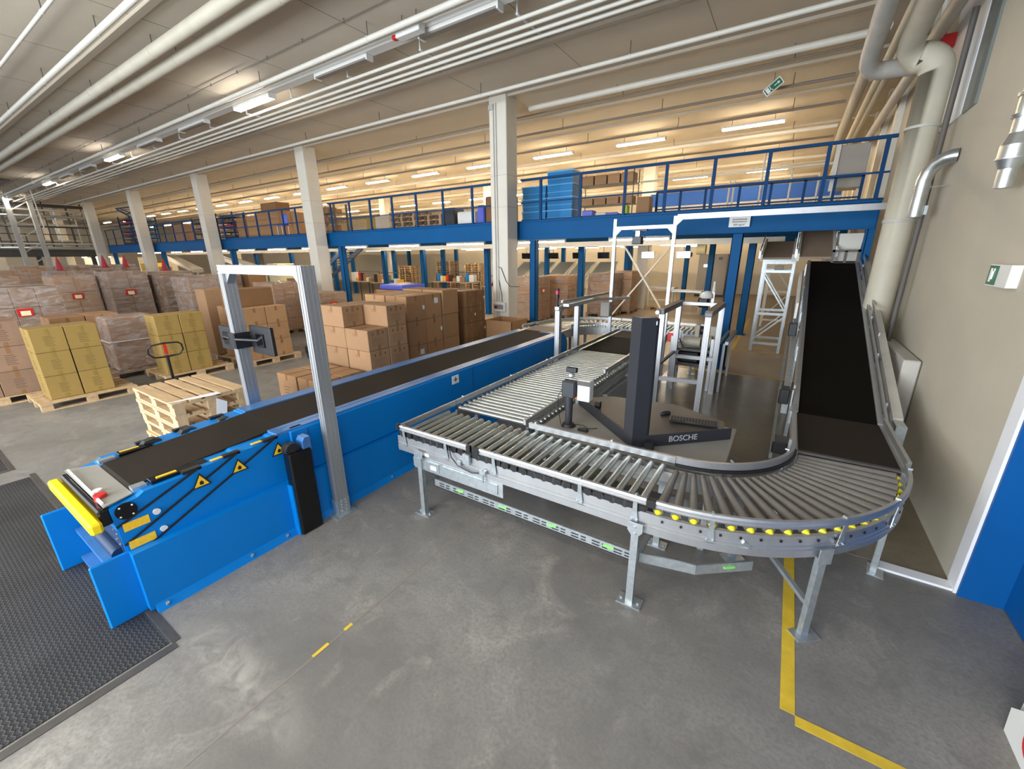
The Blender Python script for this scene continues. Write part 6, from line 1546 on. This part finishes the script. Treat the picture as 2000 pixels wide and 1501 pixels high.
# inclined grey chute below deck near column 4/5
for i, (xa_, xb_) in enumerate([(-34.5, -30.6), (-27.5, -22.6)]):
    t = thing('inclined_chute', (xa_, 10.3, 1.5), ['grey inclined conveyor under the deck between fourth and fifth columns', 'grey inclined conveyor under the deck between third and fourth columns'][i], 'conveyor', 'inclined conveyors under the deck')
    MB().bar((xa_, 11.6, 2.50), (xb_, 11.6, 1.65), .6, .22).build('bed', 'pipegrey', t)
    MB().bar((xa_, 11.25, 2.70), (xb_, 11.25, 1.85), .04, .05).build('side_rail', 'alu', t)
    MB().box(xb_ - .1, xb_, 11.5, 11.6, .005, 1.6).build('leg', 'galv', t)
t = thing('steel_stair', (-16, 12, 1.5), 'dark steel stair rising to the deck behind the third bay', 'stair')
MB().bar((-18.6, 11.4, 1.2), (-15.6, 11.4, 2.75), .06, .18).bar((-18.6, 12.2, 1.2), (-15.6, 12.2, 2.75), .06, .18).build('stringer', 'navy', t)
m = MB()
for i in range(14): m.box(-18.5 + i * .21, -18.3 + i * .21, 11.4, 12.2, 1.22 + i * .108, 1.24 + i * .108)
m.build('treads', 'navy', t)
MB().box(-18.7, -18.6, 11.4, 12.2, .005, 1.25).build('support', 'navy', t)
# cartons in gaps (colourful goods seen below deck far left)
for i, (x, y, h, mt, lb) in enumerate([(-31.5, 9.8, 1.9, 'cardboard', 'orange brown carton pile beyond the fifth column'), (-33.2, 9.9, 2.1, 'ylabel', 'yellow box beyond the fifth column'), (-24.5, 9.9, 1.6, 'cardboard_l', 'pale carton pile behind the fourth column'), (-21.0, 9.9, 1.7, 'cardboard_l', 'pale carton pile behind the third column'), (-19.6, 10.6, 2.1, 'ylabel2', 'pale yellow box behind the portal crossbar'), (-17.6, 10.3, 1.5, 'cardboard', 'brown carton pile behind the wrapped loads')]):
    tag(MB().bbox(x - .9, x, y, y + .8, .005, h, .01).box(x - .9, x + .002, y - .002, y, h * .5, h * .5 + .01).build('cardboard_box', mt), lb, 'box', 'boxes under the deck edge')

# lower right white unit with red disc
t = [o for o in D.objects if o.name == 'wall_unit'][0]
MB().bbox(1.36, 1.60, 2.30, 2.74, .0, .58, .03).build('housing', 'offwhite', t)
MB().prism([(2.30, .0), (2.30, .20), (2.50, .30), (2.68, .14), (2.66, .0)], 'x', 1.315, 1.36).build('front_rim', 'offwhite', t)
MB().cyl((1.300, 2.42, .16), (1.315, 2.42, .16), .08, n=24).build('disc', 'red', t)
MB().cyl((1.345, 2.66, .30), (1.36, 2.66, .30), .02, n=12).build('screw_cap', 'cabinet', t)

# ================================================================== world, lamps, camera
w = D.worlds.new('world'); bpy.context.scene.world = w; w.use_nodes = True
bg = w.node_tree.nodes['Background']; bg.inputs[0].default_value = (.80, .88, 1.0, 1); bg.inputs[1].default_value = .6
# added unseen area fill behind the camera, for assumed daylight; no door modelled
ld = D.lights.new('assumed_daylight_fill', 'AREA'); ld.shape = 'RECTANGLE'; ld.size = 9; ld.size_y = 3.6; ld.energy = 420; ld.color = (.86, .93, 1.0)
lo = D.objects.new('assumed_daylight_fill', ld); C.objects.link(lo); lo.location = (-5.5, -5.6, 2.4); lo.rotation_euler = (math.radians(90), 0, 0)

cam = D.cameras.new('camera'); co = D.objects.new('camera', cam); C.objects.link(co)
cam.sensor_width = 36; cam.lens = 805.678 / 2000 * 36; cam.clip_start = .05; cam.clip_end = 200
a, b_, c_ = -.578220425, .305365955, .0107686886
fw = Vector((math.sin(a) * math.cos(b_), math.cos(a) * math.cos(b_), -math.sin(b_)))
rt = Vector((math.cos(a), -math.sin(a), 0)); dn = fw.cross(rt)
r2 = rt * math.cos(c_) + dn * math.sin(c_); d2 = -rt * math.sin(c_) + dn * math.cos(c_)
R3 = Matrix((r2, -d2, -fw)).transposed()
co.matrix_world = Matrix.Translation((0, 0, 2.4)) @ R3.to_4x4()
S = bpy.context.scene; S.camera = co
S.view_settings.view_transform = 'Standard'; S.view_settings.look = 'None'; S.view_settings.gamma = 1; S.view_settings.exposure = 1.9
